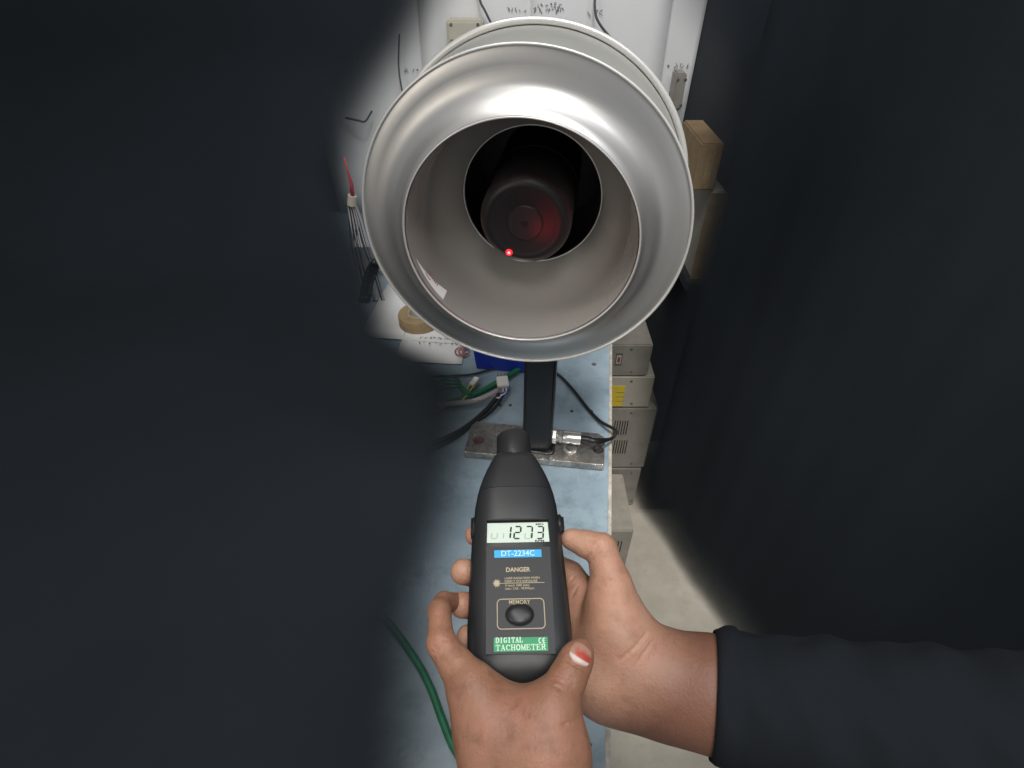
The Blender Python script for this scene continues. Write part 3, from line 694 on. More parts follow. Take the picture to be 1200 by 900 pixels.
ta, tb = at(735, 770, 0.335), at(775, 801, 0.334); td = (tb-ta)
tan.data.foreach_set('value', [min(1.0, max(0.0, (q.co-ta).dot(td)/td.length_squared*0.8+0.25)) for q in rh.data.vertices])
tag(rh, 'bare right hand and forearm reaching in from the right, cradling the tachometer from below', 'hand')

left_groups = [
 (10, [(14, [(600, 1010, 0.262, 21), (590, 905, 0.272, 18), (575, 850, 0.277, 16), (556, 812, 0.281, 12.3)]),
       (14, [(645, 1010, 0.258, 19), (643, 915, 0.266, 16.8), (642, 876, 0.269, 16.8), (638, 848, 0.272, 14)]),
       (12, [(617, 930, 0.268, 21), (606, 868, 0.276, 19)])]),
 (5, [(3.0, [(560, 818, 0.281, 12.5), (551, 803, 0.283, 11.4), (517, 754, 0.294, 7.4), (515, 716, 0.309, 6.1), (520, 706, 0.328, 5.8), (545, 705, 0.352, 5.6)])]),
 (8, [(3.5, [(636, 866, 0.272, 16.5), (649, 826, 0.274, 12.0), (667, 791, 0.281, 8.9), (675, 774, 0.286, 8.2), (680, 765, 0.289, 7.0)])]),
 (5, [(8, [(577, 815, 0.284, 9), (605, 832, 0.281, 8), (640, 826, 0.279, 9)])]),
]
left_creases = [
 (0.65, 1.8, [(660, 850), (670, 847), (680, 843)]), (0.40, 1.8, [(664, 858), (674, 856), (682, 857)]),
 (0.40, 1.4, [(646, 790), (660, 793), (676, 797)]), (0.40, 1.4, [(645, 796), (658, 800), (673, 804)]), (0.30, 1.4, [(643, 802), (656, 807), (668, 811)]),
 (0.40, 1.4, [(503, 756), (513, 760), (524, 760)]), (0.30, 1.4, [(506, 763), (515, 766), (524, 765)]), (0.30, 1.4, [(504, 748), (514, 751), (524, 750)]),
 (0.45, 1.2, [(665, 769), (666, 775), (676, 782), (687, 786)]),
]
lh = hand_mesh('hand', left_groups, left_creases, M['skin_back'])
tag(lh, 'left hand at the bottom with red-painted thumbnail, gripping the end of the tachometer', 'hand')

# thumbnail with grown-out red polish: patches laid on the thumb surface
def skin_patch(name, hand, poly, m, lift, n=10, dome_=0.0004):
    # poly: 4 corner pixels, filled with a rounded grid projected on to the thumb
    v = []; ok = []
    a, b, c, d = [Vector((*p, 0)) for p in poly]
    for i in range(n+1):
        for j in range(n+1):
            x, y = 2*i/n-1, 2*j/n-1
            x2, y2 = x*math.sqrt(1-y*y/2*0.75), y*math.sqrt(1-x*x/2*0.75)
            s, t = (x2+1)/2, (y2+1)/2
            q = (a*(1-s)+b*s)*(1-t) + (d*(1-s)+c*s)*t
            hit = surf_z(hand, q.x, q.y)
            p = hit[0] + hit[1]*(lift + dome_*(1-x*x)*(1-y*y)) if hit[0] is not None else at(q.x, q.y, 0.28)
            v.append(p)
    f = [(i*(n+1)+j, i*(n+1)+j+1, (i+1)*(n+1)+j+1, (i+1)*(n+1)+j) for i in range(n) for j in range(n)]
    return put(obj(name, v, f, m), hand)
nail = skin_patch('thumb_nail', lh, [(664.5, 771), (687.5, 785), (695, 764), (674, 749.5)], M['nail'], 0.0004, 20)
nu = nail.data.attributes.new('across', 'FLOAT', 'POINT'); nv = nail.data.attributes.new('along', 'FLOAT', 'POINT')
nu.data.foreach_set('value', [i/20 for i in range(21) for j in range(21)]); nv.data.foreach_set('value', [j/20 for i in range(21) for j in range(21)])
nail['label'] = 'thumbnail with grown-out red polish above a white base'
# dark sleeve added so the right arm runs on into darkness
axis0, axis1 = at(834, 811.5, 0.3247), at(1260, 905, 0.275)
prof = []; L_ = (axis1-axis0).length
sv = []; sf = []; seg = 64; nr = 60
t = (axis1-axis0).normalized(); uu = t.orthogonal().normalized(); ww = t.cross(uu)
for i in range(nr+1):
    x = i/nr; r0 = 0.0345 + 0.020*x
    if 1 <= i <= 4: r0 += 0.0012
    if i == 5: r0 -= 0.0006
    for k in range(seg):
        a = 2*math.pi*k/seg
        wv = 0.0011*math.sin(22*x + 2*math.sin(a*2) + 1.3*a) + 0.0009*math.sin(41*x - 2*a + 1.5*math.sin(3*a)) if i > 1 else 0
        c = axis0 + t*(L_*i/nr)
        sv.append(c + (uu*math.cos(a) + ww*math.sin(a))*(r0+wv))
for i in range(nr):
    for k in range(seg): sf.append((i*seg+k, i*seg+(k+1) % seg, (i+1)*seg+(k+1) % seg, (i+1)*seg+k))
slv = put(obj('sleeve', sv, sf, M['sleeve']), rh); md = slv.modifiers.new('thick', 'SOLIDIFY'); md.thickness = 0.0022; md.offset = -1; slv['label'] = 'added dark sleeve merging the bare right forearm into the darkness'
# fine hairs on the upper side of the forearm
g = G()
for k in range(70):
    px = random.uniform(757, 828); py = 752 + random.gauss(0, 6) + abs(random.gauss(0, 5))
    hit = surf_z(rh, px, py)
    if hit[0] is None: continue
    p = hit[0]; nrm = hit[1]
    d = (nrm*0.8 + Vector((random.uniform(-1, .2), 0.7, 0.3))*0.5).normalized(); ln = random.uniform(0.002, 0.0042)
    side = Vector((random.gauss(0, .3), random.gauss(0, .3), random.gauss(0, .3)))
    g.tube([p-nrm*0.0005, p+d*ln*0.5, p+d*ln+side*ln*0.4], [0.00004, 0.00003, 0.00002], 3)
hr_ = put(g.make('arm_hair', M['black']), rh); hr_['kind'] = 'stuff'

# ------------------------------------------------------------------ cables and small things on the bench
def cable(name, pts, r, m, label, cat='cable', seg=10, n=10):
    o = G().tube(spline(pts, n), r, seg).make(name, m, None, True); tag(o, label, cat, {'wall_wire': 'wires hanging on the wall', 'green_cable': 'green cables on the bench', 'black_cable': 'black cables left of the post'}.get(name)); return o
def bz(px, py, h): return onz(px, py, BZ+h)
# sensor plug and its black lead
sens = empty('sensor_plug', loc(0.04, 0, 0.03), 'nickel round sensor plug with black lead screwed to the post', 'plug')
p0 = ony(648, 510.5, (loc(PW, -0.004, 0)).y); p0 = loc(PW, -0.004, 0.029)
dx = (loc(1, 0, 0)-loc(0, 0, 0)).normalized()
K = 1.18
sp = lambda name, prof, m: G().lathe([(a_*K, b_*1.04) for a_, b_ in prof], p0, dx, (0, 0, 1), 28).make(name, m, sens, True, 0.6)
G().lathe([(0.0003, 0.0002), (0.0095, 0.0002), (0.0099, 0.001), (0.0099, 0.0052), (0.0092, 0.006), (0.0003, 0.006)], p0, dx, (0, 0, 1), 6).make('hex_nut', M['chrome'], sens)
sp('thread', [(0.0003, 0.006), (0.0066, 0.006), (0.0060, 0.0068), (0.0066, 0.0078), (0.0060, 0.0088), (0.0066, 0.0098), (0.0003, 0.0098)], M['chrome'])
G().lathe([(0.0003, 0.0098), (0.0090, 0.0098), (0.0090, 0.0135), (0.0003, 0.0135)], p0, dx, (0, 0.3, 1), 6).make('hex_nut', M['chrome'], sens)
sp('barrel', [(0.0003, 0.0135), (0.0066, 0.0135), (0.0071, 0.0145), (0.0071, 0.0225), (0.0067, 0.0229), (0.0071, 0.0233), (0.0071, 0.0355), (0.0062, 0.0362), (0.0003, 0.0362)], M['chrome'])
q = p0 + dx*0.036
lead = [q, q+dx*0.010, q+dx*0.022+Vector((0, 0, -0.002)), bz(716, 514, 0.016), bz(721.5, 508, 0.016), bz(720, 503, 0.014), bz(704, 494, 0.006), bz(690, 480, 0.004), bz(676, 462, 0.004), bz(662, 446, 0.004), bz(650, 436, 0.004), bz(632, 425, 0.004)]
pts = spline(lead, 10); rs = [0.0044 if i < 22 else 0.0044-0.0022*min(1, (i-22)/6) for i in range(len(pts))]
G().tube(pts, rs, 12).make('lead', M['black_wire'], sens, True)

cable('green_cable', [bz(440, 490, 0.006), bz(500, 478, 0.006), bz(540, 468, 0.005), bz(565, 458, 0.005), bz(590, 444, 0.007), bz(612, 430, 0.006), bz(634, 418, 0.006)], 0.0042, M['green_wire'], 'thick green cable running behind the white connector to the post')
cable('green_cable', [bz(400, 690, 0.006), bz(450, 725, 0.006), bz(485, 770, 0.005), bz(504, 805, 0.005), bz(517, 840, 0.005), bz(530, 872, 0.005), bz(545, 895, 0.005), bz(580, 950, 0.005)], 0.0036, M['green_wire'], 'green cable curving along the bench below the left hand')
cable('grey_cable', [bz(440, 484, 0.010), bz(500, 476, 0.010), bz(530, 473, 0.010), bz(556, 470, 0.011), bz(574, 463, 0.013), bz(583, 458, 0.014)], 0.0044, M['grey_wire'], 'fat grey cable leading up to the white connector')
cable('black_cable', [bz(440, 548, 0.006), bz(500, 522, 0.006), bz(530, 510, 0.006), bz(552, 496, 0.006), bz(572, 478, 0.008), bz(585, 462, 0.012)], 0.0034, M['black_wire'], 'black cable crossing the bench left of the post, upper of two')
cable('black_cable', [bz(440, 560, 0.005), bz(500, 530, 0.005), bz(535, 512, 0.005), bz(556, 495, 0.005), bz(578, 480, 0.008), bz(590, 462, 0.011)], 0.0024, M['black_wire'], 'thinner black cable crossing the bench just below its twin')
cable('thin_wire', [bz(440, 446, 0.004), bz(500, 441, 0.004), bz(536, 440, 0.004), bz(556, 438, 0.004), bz(578, 432, 0.004), bz(604, 425, 0.004), bz(622, 414, 0.004)], 0.0016, M['black_wire'], 'thin dark wire looping in front of the blue box', 'wire')
# white connector block with coloured wires
cc = bz(589, 449, 0.012)
con = empty('wire_connector', cc - Vector((0, 0, 0.008)), 'white nylon connector block with pink, blue and white wires', 'connector')
cu_, cv_ = Vector((0.98, 0.15, 0)).normalized(), Vector((-0.15, 0.98, 0.2)).normalized(); cn_ = cu_.cross(cv_)
G().box(cc, cu_*0.0085, cv_*0.0095, cn_*0.006).make('housing', M['white_plastic'], con, bevel=0.001)
for k in (-1, 0, 1): G().box(cc + cu_*0.0052*k + cv_*0.0125, cu_*0.0012, cv_*0.004, cn_*0.004).make('pin', M['steel_mid'], con)
for k, (m, dx_, dy_) in enumerate((('pink_wire', -5, 17), ('pink_wire', -7, 14), ('white_plastic', -2, 17), ('blue_wire', 1, 15), ('white_plastic', 3, 12), ('blue_wire', -3, 12))):
    a = cc + cu_*(-0.006 + 0.0024*k) - cv_*0.0092
    G().tube(spline([a, a - cv_*0.006, bz(588+dx_, 452+dy_*0.8, 0.013), bz(583+dx_*0.8, 458+dy_*0.5, 0.012)], 6), 0.0011, 6).make('wire', M[m], con, True)
# small white plug on green wires
c2 = bz(556, 448, 0.010)
plg = empty('small_plug', c2 - Vector((0, 0, 0.006)), 'small white plug on yellow and green wires near the added dark gauze', 'plug')
pu, pv = Vector((0.85, -0.45, 0)).normalized(), Vector((0.45, 0.85, 0.1)).normalized(); pn = pu.cross(pv)
G().box(c2, pu*0.0042, pv*0.0085, pn*0.004).make('housing', M['white_plastic'], plg, bevel=0.0008)
for k, m in enumerate(('yellow', 'green_wire', 'green_wire', 'yellow')):
    a = c2 + pu*(-0.003+0.002*k) - pv*0.008
    G().tube(spline([a, a - pv*0.006, bz(546-2*k, 464+2*k, 0.008), bz(536-4*k, 470+2*k, 0.006), bz(500, 478+2*k, 0.006), bz(440, 486+2*k, 0.006)], 6), 0.0012, 6).make('wire', M[m], plg, True)
for k in range(4):
    G().tube(spline([bz(553-k*2, 462, 0.010), bz(541-k, 452+k, 0.012), bz(536+k, 444+3*k, 0.010), bz(510, 440+6*k, 0.005), bz(440, 450+6*k, 0.005)], 6), 0.0013, 6).make('green_strand', M['green_wire'], plg, True)
# blue bin behind the post
bc = bz(586, 434, 0)
bn = empty('blue_bin', bc, 'royal blue plastic bin on the bench behind the post', 'bin')
b0, b1 = bz(556, 433, 0), bz(632, 433, 0)
bw = (b1-b0).length; bx_ = AX; by_ = AY; c = b0 + AX*bw/2 + AY*0.03
g = G(); hgt = 0.035; wt = 0.002
out = [c + AX*sx*bw/2*k + AY*sy*0.03*k + Vector((0, 0, z)) for k, z in ((0.94, 0.001), (1.0, hgt)) for sx, sy in ((-1, -1), (1, -1), (1, 1), (-1, 1))]
inn = [c + AX*sx*(bw/2*k-wt) + AY*sy*(0.03*k-wt) + Vector((0, 0, z)) for k, z in ((0.94, 0.004), (1.0, hgt)) for sx, sy in ((-1, -1), (1, -1), (1, 1), (-1, 1))]
fs = [(3, 2, 1, 0)] + [(i, (i+1) % 4, 4+(i+1) % 4, 4+i) for i in range(4)] + [(8, 9, 10, 11)] + [(8+i, 12+i, 12+(i+1) % 4, 8+(i+1) % 4) for i in range(4)] + [(4+i, 4+(i+1) % 4, 12+(i+1) % 4, 12+i) for i in range(4)]
G().add(out+inn, fs).make('tub', M['blue_bin'], bn, bevel=0.0006)

# papers: one on the bench with a red mark, sheets on the wall behind the fan
def scribble(g, o, u, v, n, width, hgt, thick, seed):
    r = random.Random(seed); x = 0
    nrm = u.cross(v).normalized()
    while x < width:
        pts = [o + u*(x + r.uniform(0, hgt*.7)) + v*r.uniform(0, hgt) + nrm*0.0006 for _ in range(4)]
        sp_ = spline(pts, 4)
        for a, b in zip(sp_[:-1], sp_[1:]):
            t = (b-a)
            if t.length < 1e-6: continue
            s = t.normalized().cross(nrm)*thick
            g.add([a+s, a-s, b-s, b+s], [(0, 1, 2, 3)])
        x += hgt*r.uniform(0.7, 1.2)
def paper(name, o, u, v, wd, ht, label, marks, m='paper', red=None):
    u, v = Vector(u).normalized(), Vector(v).normalized(); n = u.cross(v).normalized()
    r = empty(name, o, label, 'paper', 'sheets pinned to the wall' if name == 'wall_sheet' else None)
    nx, ny2 = 8, 8; vv = []; ff = []
    for i in range(nx+1):
        for j in range(ny2+1):
            x, y = i/nx, j/ny2
            vv.append(o + u*wd*x + v*ht*y + n*(0.0035*((x-.5)**2+(y-.5)**2)+0.0008*math.sin(5*x+3*y)))
    for i in range(nx):
        for j in range(ny2): k = i*(ny2+1)+j; ff.append((k, k+ny2+1, k+ny2+2, k+1))
    s = obj('sheet', vv, ff, M[m]); md = s.modifiers.new('thick', 'SOLIDIFY'); md.thickness = 0.0006; md.offset = -1; put(s, r)
    for (x, y, ww_, hh, sd) in marks:
        g = G(); scribble(g, o + u*x + v*y + n*0.0026, u, v, 3, ww_, hh, 0.00045, sd)
        put(g.make('handwriting', M['ink']), r)
    if red:
        g = G()
        for (x, y, R) in red:
            for kk in range(3):
                cpt = o + u*(x+kk*R*0.25) + v*y + n*(0.0032+0.0003*kk)
                pts = [cpt + u*R*(1-.25*kk)*math.cos(a) + v*R*(1-.2*kk)*math.sin(a) for a in np.linspace(0.6, 5.9, 22)]
                for a, b in zip(pts[:-1], pts[1:]):
                    s_ = (b-a).normalized().cross(n)*0.0011; g.add([a+s_, a-s_, b-s_, b+s_], [(0, 1, 2, 3)])
        put(g.make('red_mark', M['red_ink']), r)
    return r
po = bz(462, 424, 0.002); pu_ = (bz(541, 427, 0.002)-po).normalized(); pv_ = Vector((-pu_.y, pu_.x, 0))
paper('printed_sheet', po, pu_, pv_, (bz(541, 427, 0.002)-po).length, 0.10, 'printed white sheet with a red stamp lying on the bench left of the fan', [(0.03, 0.045, 0.085, 0.008, 3), (0.03, 0.06, 0.07, 0.007, 4)], red=[(0.106, 0.030, 0.012)])
po = bz(420, 395, 0.002)
paper('blank_sheet', po, Vector((1, -0.12, 0)), Vector((0.12, 1, 0)), 0.26, 0.30, 'blank white sheet on the bench behind the fan at left', [])
WY = WALL_Y - 0.004
def wall_paper(x0, y0, x1, y1, tilt, label, marks, nm='wall_sheet', dy=0.0):
    a = ony(x0, y1, WY-dy); b = ony(x1, y0, WY-dy)
    u = Vector((math.cos(tilt), 0, math.sin(tilt))); v = Vector((-math.sin(tilt), 0, math.cos(tilt)))
    mk = []
    for (mx, my, mw, mh, sd) in marks:
        c = ony(mx, my, WY-dy); e_ = ony(mx+mw, my-mh, WY-dy); mk.append((c.x-a.x, c.z-a.z, e_.x-c.x, e_.z-c.z, sd))
    return paper(nm, a, u, v, abs(b.x-a.x), abs(b.z-a.z), label, mk)
wall_paper(400, -40, 560, 252, 0.04, 'white sheet pinned to the wall at the upper left of the fan', [(480, 90, 22, 6, 23)])
wall_paper(500, -60, 640, 150, -0.03, 'white sheet pinned to the wall above the fan, left of the inked one', [(590, 10, 22, 6, 25)], dy=0.004)
wall_paper(622, -60, 800, 150, 0.02, 'white sheet with dark ink scrawl pinned above the fan', [(627, 17, 36, 9, 14), (630, 9, 30, 6, 15), (645, 14, 16, 7, 18), (690, 22, 16, 9, 26)], dy=0.008)
wall_paper(752, -60, 838, 215, -0.01, 'narrow white sheet on the wall at the upper right of the fan', [(780, 80, 22, 7, 30)], dy=0.002)
def wall_box(x0, y0, x1, y1, depth, m, label):
    a, b = ony(x0, y1, WALL_Y-0.02-depth), ony(x1, y0, WALL_Y-0.02-depth)
    r = empty('junction_box', ((a.x+b.x)/2, WALL_Y-0.02, a.z), label, 'junction box', 'junction boxes on the wall')
    c = Vector(((a.x+b.x)/2, WALL_Y-0.02-depth/2, (a.z+b.z)/2))
    G().box(c, ((b.x-a.x)/2, 0, 0), (0, depth/2, 0), (0, 0, (b.z-a.z)/2)).make('housing', M[m], r, bevel=0.003)
    G().box(c - Vector((0, depth/2+0.0015, 0)), ((b.x-a.x)/2*0.86, 0, 0), (0, 0.0015, 0), (0, 0, (b.z-a.z)/2*0.84)).make('cover', M[m], r, bevel=0.001)
    for sx in (-1, 1):
        for sz in (-1, 1):
            G().lathe([(0.0005, 0), (0.003, 0.0003), (0.003, 0.002), (0.0005, 0.002)], c + Vector((sx*(b.x-a.x)*0.36, -depth/2-0.004, sz*(b.z-a.z)*0.34)), (0, 1, 0), (1, 0, 0), 10).make('screw', M['steel_mid'], r)
wall_box(524, 24, 566, 52, 0.04, 'pale_box', 'small beige junction box on the wall above the upper left of the fan')
wall_box(786, 86, 806, 130, 0.04, 'grey_case', 'small grey junction box on the wall at the upper right of the fan')
cable('wall_wire', [ony(468, 40, WY-0.025), ony(467, 75, WY-0.022), ony(470, 100, WY-0.022), ony(476, 130, WY-0.02)], 0.0016, M['ink'], 'thin dark wire hanging on the wall at the upper left of the fan', 'wire')
cable('wall_wire', [ony(436, 130, WY-0.02), ony(428, 142, WY-0.03), ony(419, 141, WY-0.03), ony(405, 138, WY-0.02)], 0.0020, M['ink'], 'short dark wire sticking out beside the left rim of the fan', 'wire')
cable('wall_wire', [ony(700, -30, WY-0.02), ony(697, 8, WY-0.03), ony(704, 30, WY-0.03), ony(730, 60, WY-0.02)], 0.0024, M['ink'], 'dark wire hanging on the wall above the right of the fan', 'wire')
cable('wall_wire', [ony(560, -14, WY-0.02), ony(563, 2, WY-0.022), ony(568, 12, WY-0.022), ony(575, 26, WY-0.02)], 0.0022, M['ink'], 'dark wire hanging over the wall sheet above the fan', 'wire')
# tan tape roll on the bench at lower left of the fan
tc = bz(492, 380, 0.0)
tr = empty('tape_roll', tc, 'aged tan tape roll on the bench beside the lower left of the fan', 'tape roll')
G().lathe([(0.018, 0.001), (0.034, 0.001), (0.035, 0.003), (0.035, 0.022), (0.034, 0.024), (0.018, 0.024)], tc, (0, 0, 1), (1, 0, 0), 40, True).make('tape', M['tape'], tr, True, 0.6)
G().lathe([(0.0165, 0.0005), (0.018, 0.0005), (0.018, 0.0245), (0.0165, 0.0245)], tc, (0, 0, 1), (1, 0, 0), 32, True).make('core', M['pale_box'], tr, True, 0.6)
# wire harness standing at the left of the fan
h0 = ony(411, 236, 1.02)
har = empty('wire_harness', ony(440, 335, 0.95), 'bunch of grey wires with a red lead hanging left of the fan', 'wires')
G().tube([ony(403, 184, 1.03), ony(408, 202, 1.025), ony(412, 216, 1.02), ony(413, 229, 1.02)], [0.0016, 0.0018, 0.0034, 0.0042], 10).make('red_lead', M['red_wire'], har, True)
G().tube([ony(413, 229, 1.02), ony(412, 240, 1.02)], 0.0085, 14).make('collar', M['pale_box'], har, True, 0.6)
for k in range(15):
    a = ony(407+0.7*k, 240, 1.02); tx = 418 + 2.0*k + random.uniform(-3, 3)
    G().tube(spline([a, ony(409+1.0*k, 256, 1.015), ony(412+1.35*k+random.uniform(-2, 2), 285, 1.0), ony(tx, 318, 0.97), onz(tx+8+random.uniform(-3, 4), 352, BZ+0.004)], 8), random.uniform(0.0011, 0.0019), 6).make('wire', M['grey_wire' if k % 3 else 'black_wire'], har, True)
for k in range(2):
    G().tube(spline([onz(424+5*k, 352, BZ+0.006), ony(431+6*k, 320, 0.96), ony(440+6*k, 306, 0.95)], 6), 0.0065, 8).make('black_clip', M['black_wire'], har, True)

# ------------------------------------------------------------------ right side: steel cases on the floor, cartons on a shelf
def case(name, x0, y0, x1, y1, Y, depth, label, m='grey_case', cat='case', group=None):
    a, b = ony(x0, y1, Y), ony(x1, y0, Y)
    r = empty(name, ((a.x+b.x)/2, Y, min(a.z, b.z)), label, cat, {'instrument_case': 'steel cases stacked right of the bench', 'carton': 'boxes on the wall shelf'}[name])
    G().box(((a.x+b.x)/2, Y+depth/2, (a.z+b.z)/2), ((b.x-a.x)/2, 0, 0), (0, depth/2, 0), (0, 0, abs(b.z-a.z)/2)).make('case_body', M[m], r, bevel=0.003)
    return r, a, b
def vents(r, rows, Y):
    for (x0, y0, x1, y1, n) in rows:
        for k in range(n):
            x = x0 + (x1-x0)*k/max(1, n-1)
            a, b = ony(x, y1, Y), ony(x+4, y0, Y)
            zc, hz = (a.z+b.z)/2, abs(b.z-a.z)/2
            G().box((a.x, Y-0.0006, zc), (0.0011, 0, 0), (0, 0.0008, 0), (0, 0, hz)).make('vent_slot', M['slot'], r)
YS = 1.0
zf = lambda Y: ray(0, 0)
def floor_py(Y): return 450 + F*math.tan(math.atan2(BZ+H, Y) - TILT)
fy = floor_py(YS)
specs = [(fy-0.3, 549, 752, 'grey_case', 'plain lowest steel case of the back stack beside the bench', 'plain'),
         (548, 478.5, 772, 'grey_case', 'grey steel case with two rows of vent slots beside the bench', 'vents'),
         (477.5, 441.5, 768, 'pale_box', 'pale case with a yellow sticker on the back stack', 'sticker'),
         (440.5, 404, 766, 'grey_case', 'steel case with a square dark emblem, topmost of the back stack', 'emblem')]
for y1, y0, x1, m, lab, kind in specs:
    r, a, b = case('instrument_case', 676, y0, x1, y1, YS, 0.22, lab, m)
    for sx, sz in ((740, y0+5), (740, y1-5)):
        pp = ony(sx, sz, YS)
        G().lathe([(0.0004, -0.0018), (0.0026, -0.0016), (0.0032, -0.0004), (0.0032, 0.001)], pp, (0, 1, 0), (1, 0, 0), 12).make('screw', M['steel_mid'], r, True)
    if kind == 'vents': vents(r, [(718.5, 493, 733, 509, 6), (718, 516, 732, 531, 6)], YS)
    if kind == 'sticker':
        p, q = ony(700, 476, YS-0.001), ony(733, 452.5, YS-0.001)
        G().box(((p.x+q.x)/2, YS-0.0007, (p.z+q.z)/2), ((q.x-p.x)/2, 0, 0), (0, 0.0006, 0), (0, 0, (q.z-p.z)/2)).make('sticker', M['yellow'], r)
        for yy in (459, 464, 469):
            p, q = ony(722, yy+1, YS), ony(731, yy, YS)
            G().box(((p.x+q.x)/2, YS-0.0015, (p.z+q.z)/2), ((q.x-p.x)/2, 0, 0), (0, 0.0003, 0), (0, 0, (q.z-p.z)/2*0.6)).make('printed_line', M['carton'], r)
    if kind == 'emblem':
        p, q = ony(720, 428, YS), ony(730, 414, YS)
        for t, mm, dd in ((1.0, 'ink', 0.0006), (0.72, 'pale_box', 0.0012), (0.4, 'red_ink', 0.0018)):
            G().box(((p.x+q.x)/2, YS-dd, (p.z+q.z)/2), ((q.x-p.x)/2*t, 0, 0), (0, 0.0005, 0), (0, 0, (q.z-p.z)/2*t)).make('emblem', M[mm], r)
YF = 0.80
fy2 = floor_py(YF)
r, a, b = case('instrument_case', 650, 622, 743, fy2-0.3, YF, 0.185, 'low grey steel case with vent slots on the floor behind the right thumb')
vents(r, [(715.5, 634, 726, 646, 4)], YF)
# shelf with cartons
sa = ony(806, 332, 1.04); sb = ony(905, 332, 1.04)
sh = G().box(((sa.x+sb.x)/2, 1.15, sa.z-0.012), ((sb.x-sa.x)/2, 0, 0), (0, 0.109, 0), (0, 0, 0.012)).make('shelf', M['wall'], None, bevel=0.002)
tag(sh, 'dark wall shelf carrying two boxes right of the fan', 'shelf')
for (x0, y0, x1, y1, m, lab) in ((809, 224, 852, 331.6, 'pale_box', 'pale beige box on the dark shelf under the brown carton'), (811, 168, 850, 223.2, 'carton', 'brown cardboard carton on top of the pale box right of the fan')):
    r, a, b = case('carton', x0, y0, x1, y1, 1.06, 0.15, lab, m, 'box')
    p, q = ony((x0+x1)/2-2, y1-2, 1.06), ony((x0+x1)/2+2, y0+2, 1.06)
    G().box(((p.x+q.x)/2, 1.0594, (p.z+q.z)/2), ((q.x-p.x)/2, 0, 0), (0, 0.0004, 0), (0, 0, (q.z-p.z)/2)).make('packing_tape', M['tape'], r)

# added dark gauze: imitates the darkness at the sides, fading out at the free edge
def ss(x): x = max(0.0, min(1.0, x)); return x*x*(3-2*x)
def gauze(name, cv, cf, dens, label, cat):
    o = obj(name, cv, cf, M['sheer']); at_ = o.data.attributes.new('edge_fade', 'FLOAT', 'POINT')
    at_.data.foreach_set('value', dens); return tag(o, label, cat)
# one added to darken the left of the bench and the wall
edge_tab = [(-200, 600), (-60, 540), (20, 500), (70, 462), (130, 425), (200, 408), (250, 424), (290, 442), (350, 448), (388, 468), (410, 508), (428, 546), (462, 562), (500, 560), (545, 556), (600, 552), (640, 540), (676, 530), (720, 526), (790, 526), (860, 530), (930, 536), (1300, 560)]
RC = 0.34; YC = WALL_Y - 0.05 - RC; ZC = BZ + 0.024
prof_ = [(-0.9 + (YC+0.9)*k/60, ZC) for k in range(60)] + [(YC + RC*math.sin(a), ZC + RC - RC*math.cos(a)) for a in np.linspace(0, math.pi/2, 40)] + [(YC+RC, ZC+RC+1.2*k/24) for k in range(1, 25)]
cv = []; cf = []; dens = []; nc = 70
for (y, z) in prof_:
    fw = max(0.12, y*cT - (z-CAM.z)*sT); py = 450 - F*(y*sT + (z-CAM.z)*cT)/fw
    ex = (np.interp(py, [q[0] for q in edge_tab], [q[1] for q in edge_tab]) + 27 - 600)/F*fw
    for j in range(nc+1):
        d = 1.9*(j/nc)**2.0; x = ex - d; rise = 1-math.exp(-d/0.10)
        lump = (0.006*math.sin(5*y + 4*x + 1.2*math.sin(4*x) + 3*z) + 0.003*math.sin(13*y - 9*x + 2 + 5*z))*rise
        wv_ = min(1.0, max(0.0, (y-YC)/RC)); cv.append((x, y - lump*wv_, z + lump*(1-wv_) - 0.012*(1-rise)*(1-wv_)))
        dens.append(ss(d/(0.115 + 0.03*wv_)))
for i in range(len(prof_)-1):
    for j in range(nc): k = i*(nc+1)+j; cf.append((k, k+nc+1, k+nc+2, k+1))
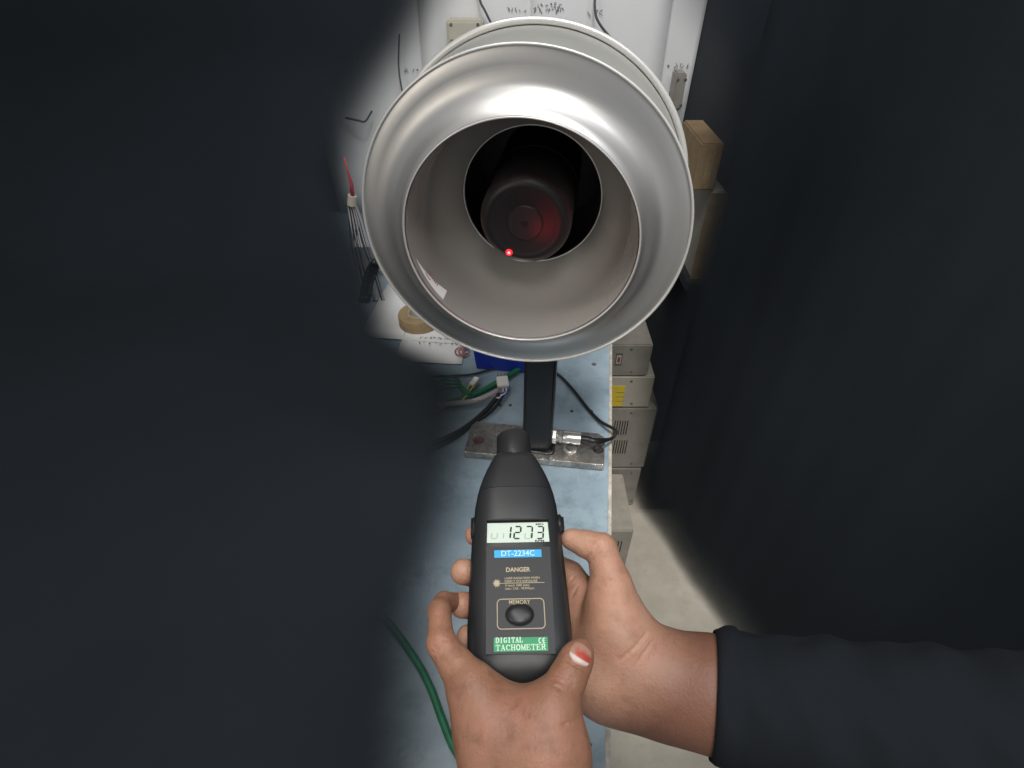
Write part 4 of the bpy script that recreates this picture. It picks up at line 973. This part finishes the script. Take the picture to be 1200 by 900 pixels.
gauze('added_dark_gauze', cv, cf, dens, 'added charcoal gauze for side darkness, sweeping over the left of the bench and up the wall', 'cloth')
# one added to darken the wall and cases right of the fan
def hanging(edge_px, Y, sgn, width, label, fade=0.11, phase=0.0):
    edge = spline([ony(x, y, Y) for x, y in edge_px], 8); cv = []; cf = []; dens = []; nc = 70
    for e in edge:
        for j in range(nc+1):
            d = width*(j/nc)**1.8
            x = e.x + sgn*d
            off = (0.003*math.sin(24*x + phase + 0.7*math.sin(6*x)) + 0.001*math.sin(61*x + 1.1*e.z))*(1-math.exp(-d/0.1))
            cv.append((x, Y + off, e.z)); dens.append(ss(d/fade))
    for i in range(len(edge)-1):
        for j in range(nc): k = i*(nc+1)+j; cf.append((k, k+nc+1, k+nc+2, k+1))
    gauze('added_hanging_gauze', cv, cf, dens, label, 'curtain')
hanging([(735, -60), (770, 20), (806, 70), (840, 130), (858, 200), (856, 280), (822, 325), (775, 350), (745, 390), (733, 440), (735, 500), (735, 560), (737, 596)], 0.965, 1, 1.6, 'added charcoal gauze for side darkness, hanging in front of the steel cases right of the fan', 0.15, 1.0)
# dark curtain added to darken the right side, its hem on the floor
h0, h1 = onz(730, 574, 0), onz(850, 752, 0); dr = (h1-h0).normalized()
length = (h1-h0).length + 0.75
cv = []; cf = []; dens = []; nx, nz2 = 150, 40; nrm = Vector((-dr.y, dr.x, 0))
for i in range(nx+1):
    t = length*i/nx
    for j in range(nz2+1):
        zz = (j/nz2)**1.6; z = 0.004 + 1.30*zz
        off = 0.003*math.sin(30*t + 1.2*math.sin(7*t) + 0.5*zz)*(1-0.25*zz) + 0.0007*math.sin(81*t + 2*zz)
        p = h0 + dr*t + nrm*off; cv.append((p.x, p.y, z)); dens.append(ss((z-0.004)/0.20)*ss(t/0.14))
for i in range(nx):
    for j in range(nz2): k = i*(nz2+1)+j; cf.append((k, k+nz2+1, k+nz2+2, k+1))
gauze('added_hanging_gauze', cv, cf, dens, 'added charcoal gauze curtain for side darkness, running down the right side to the floor', 'curtain')
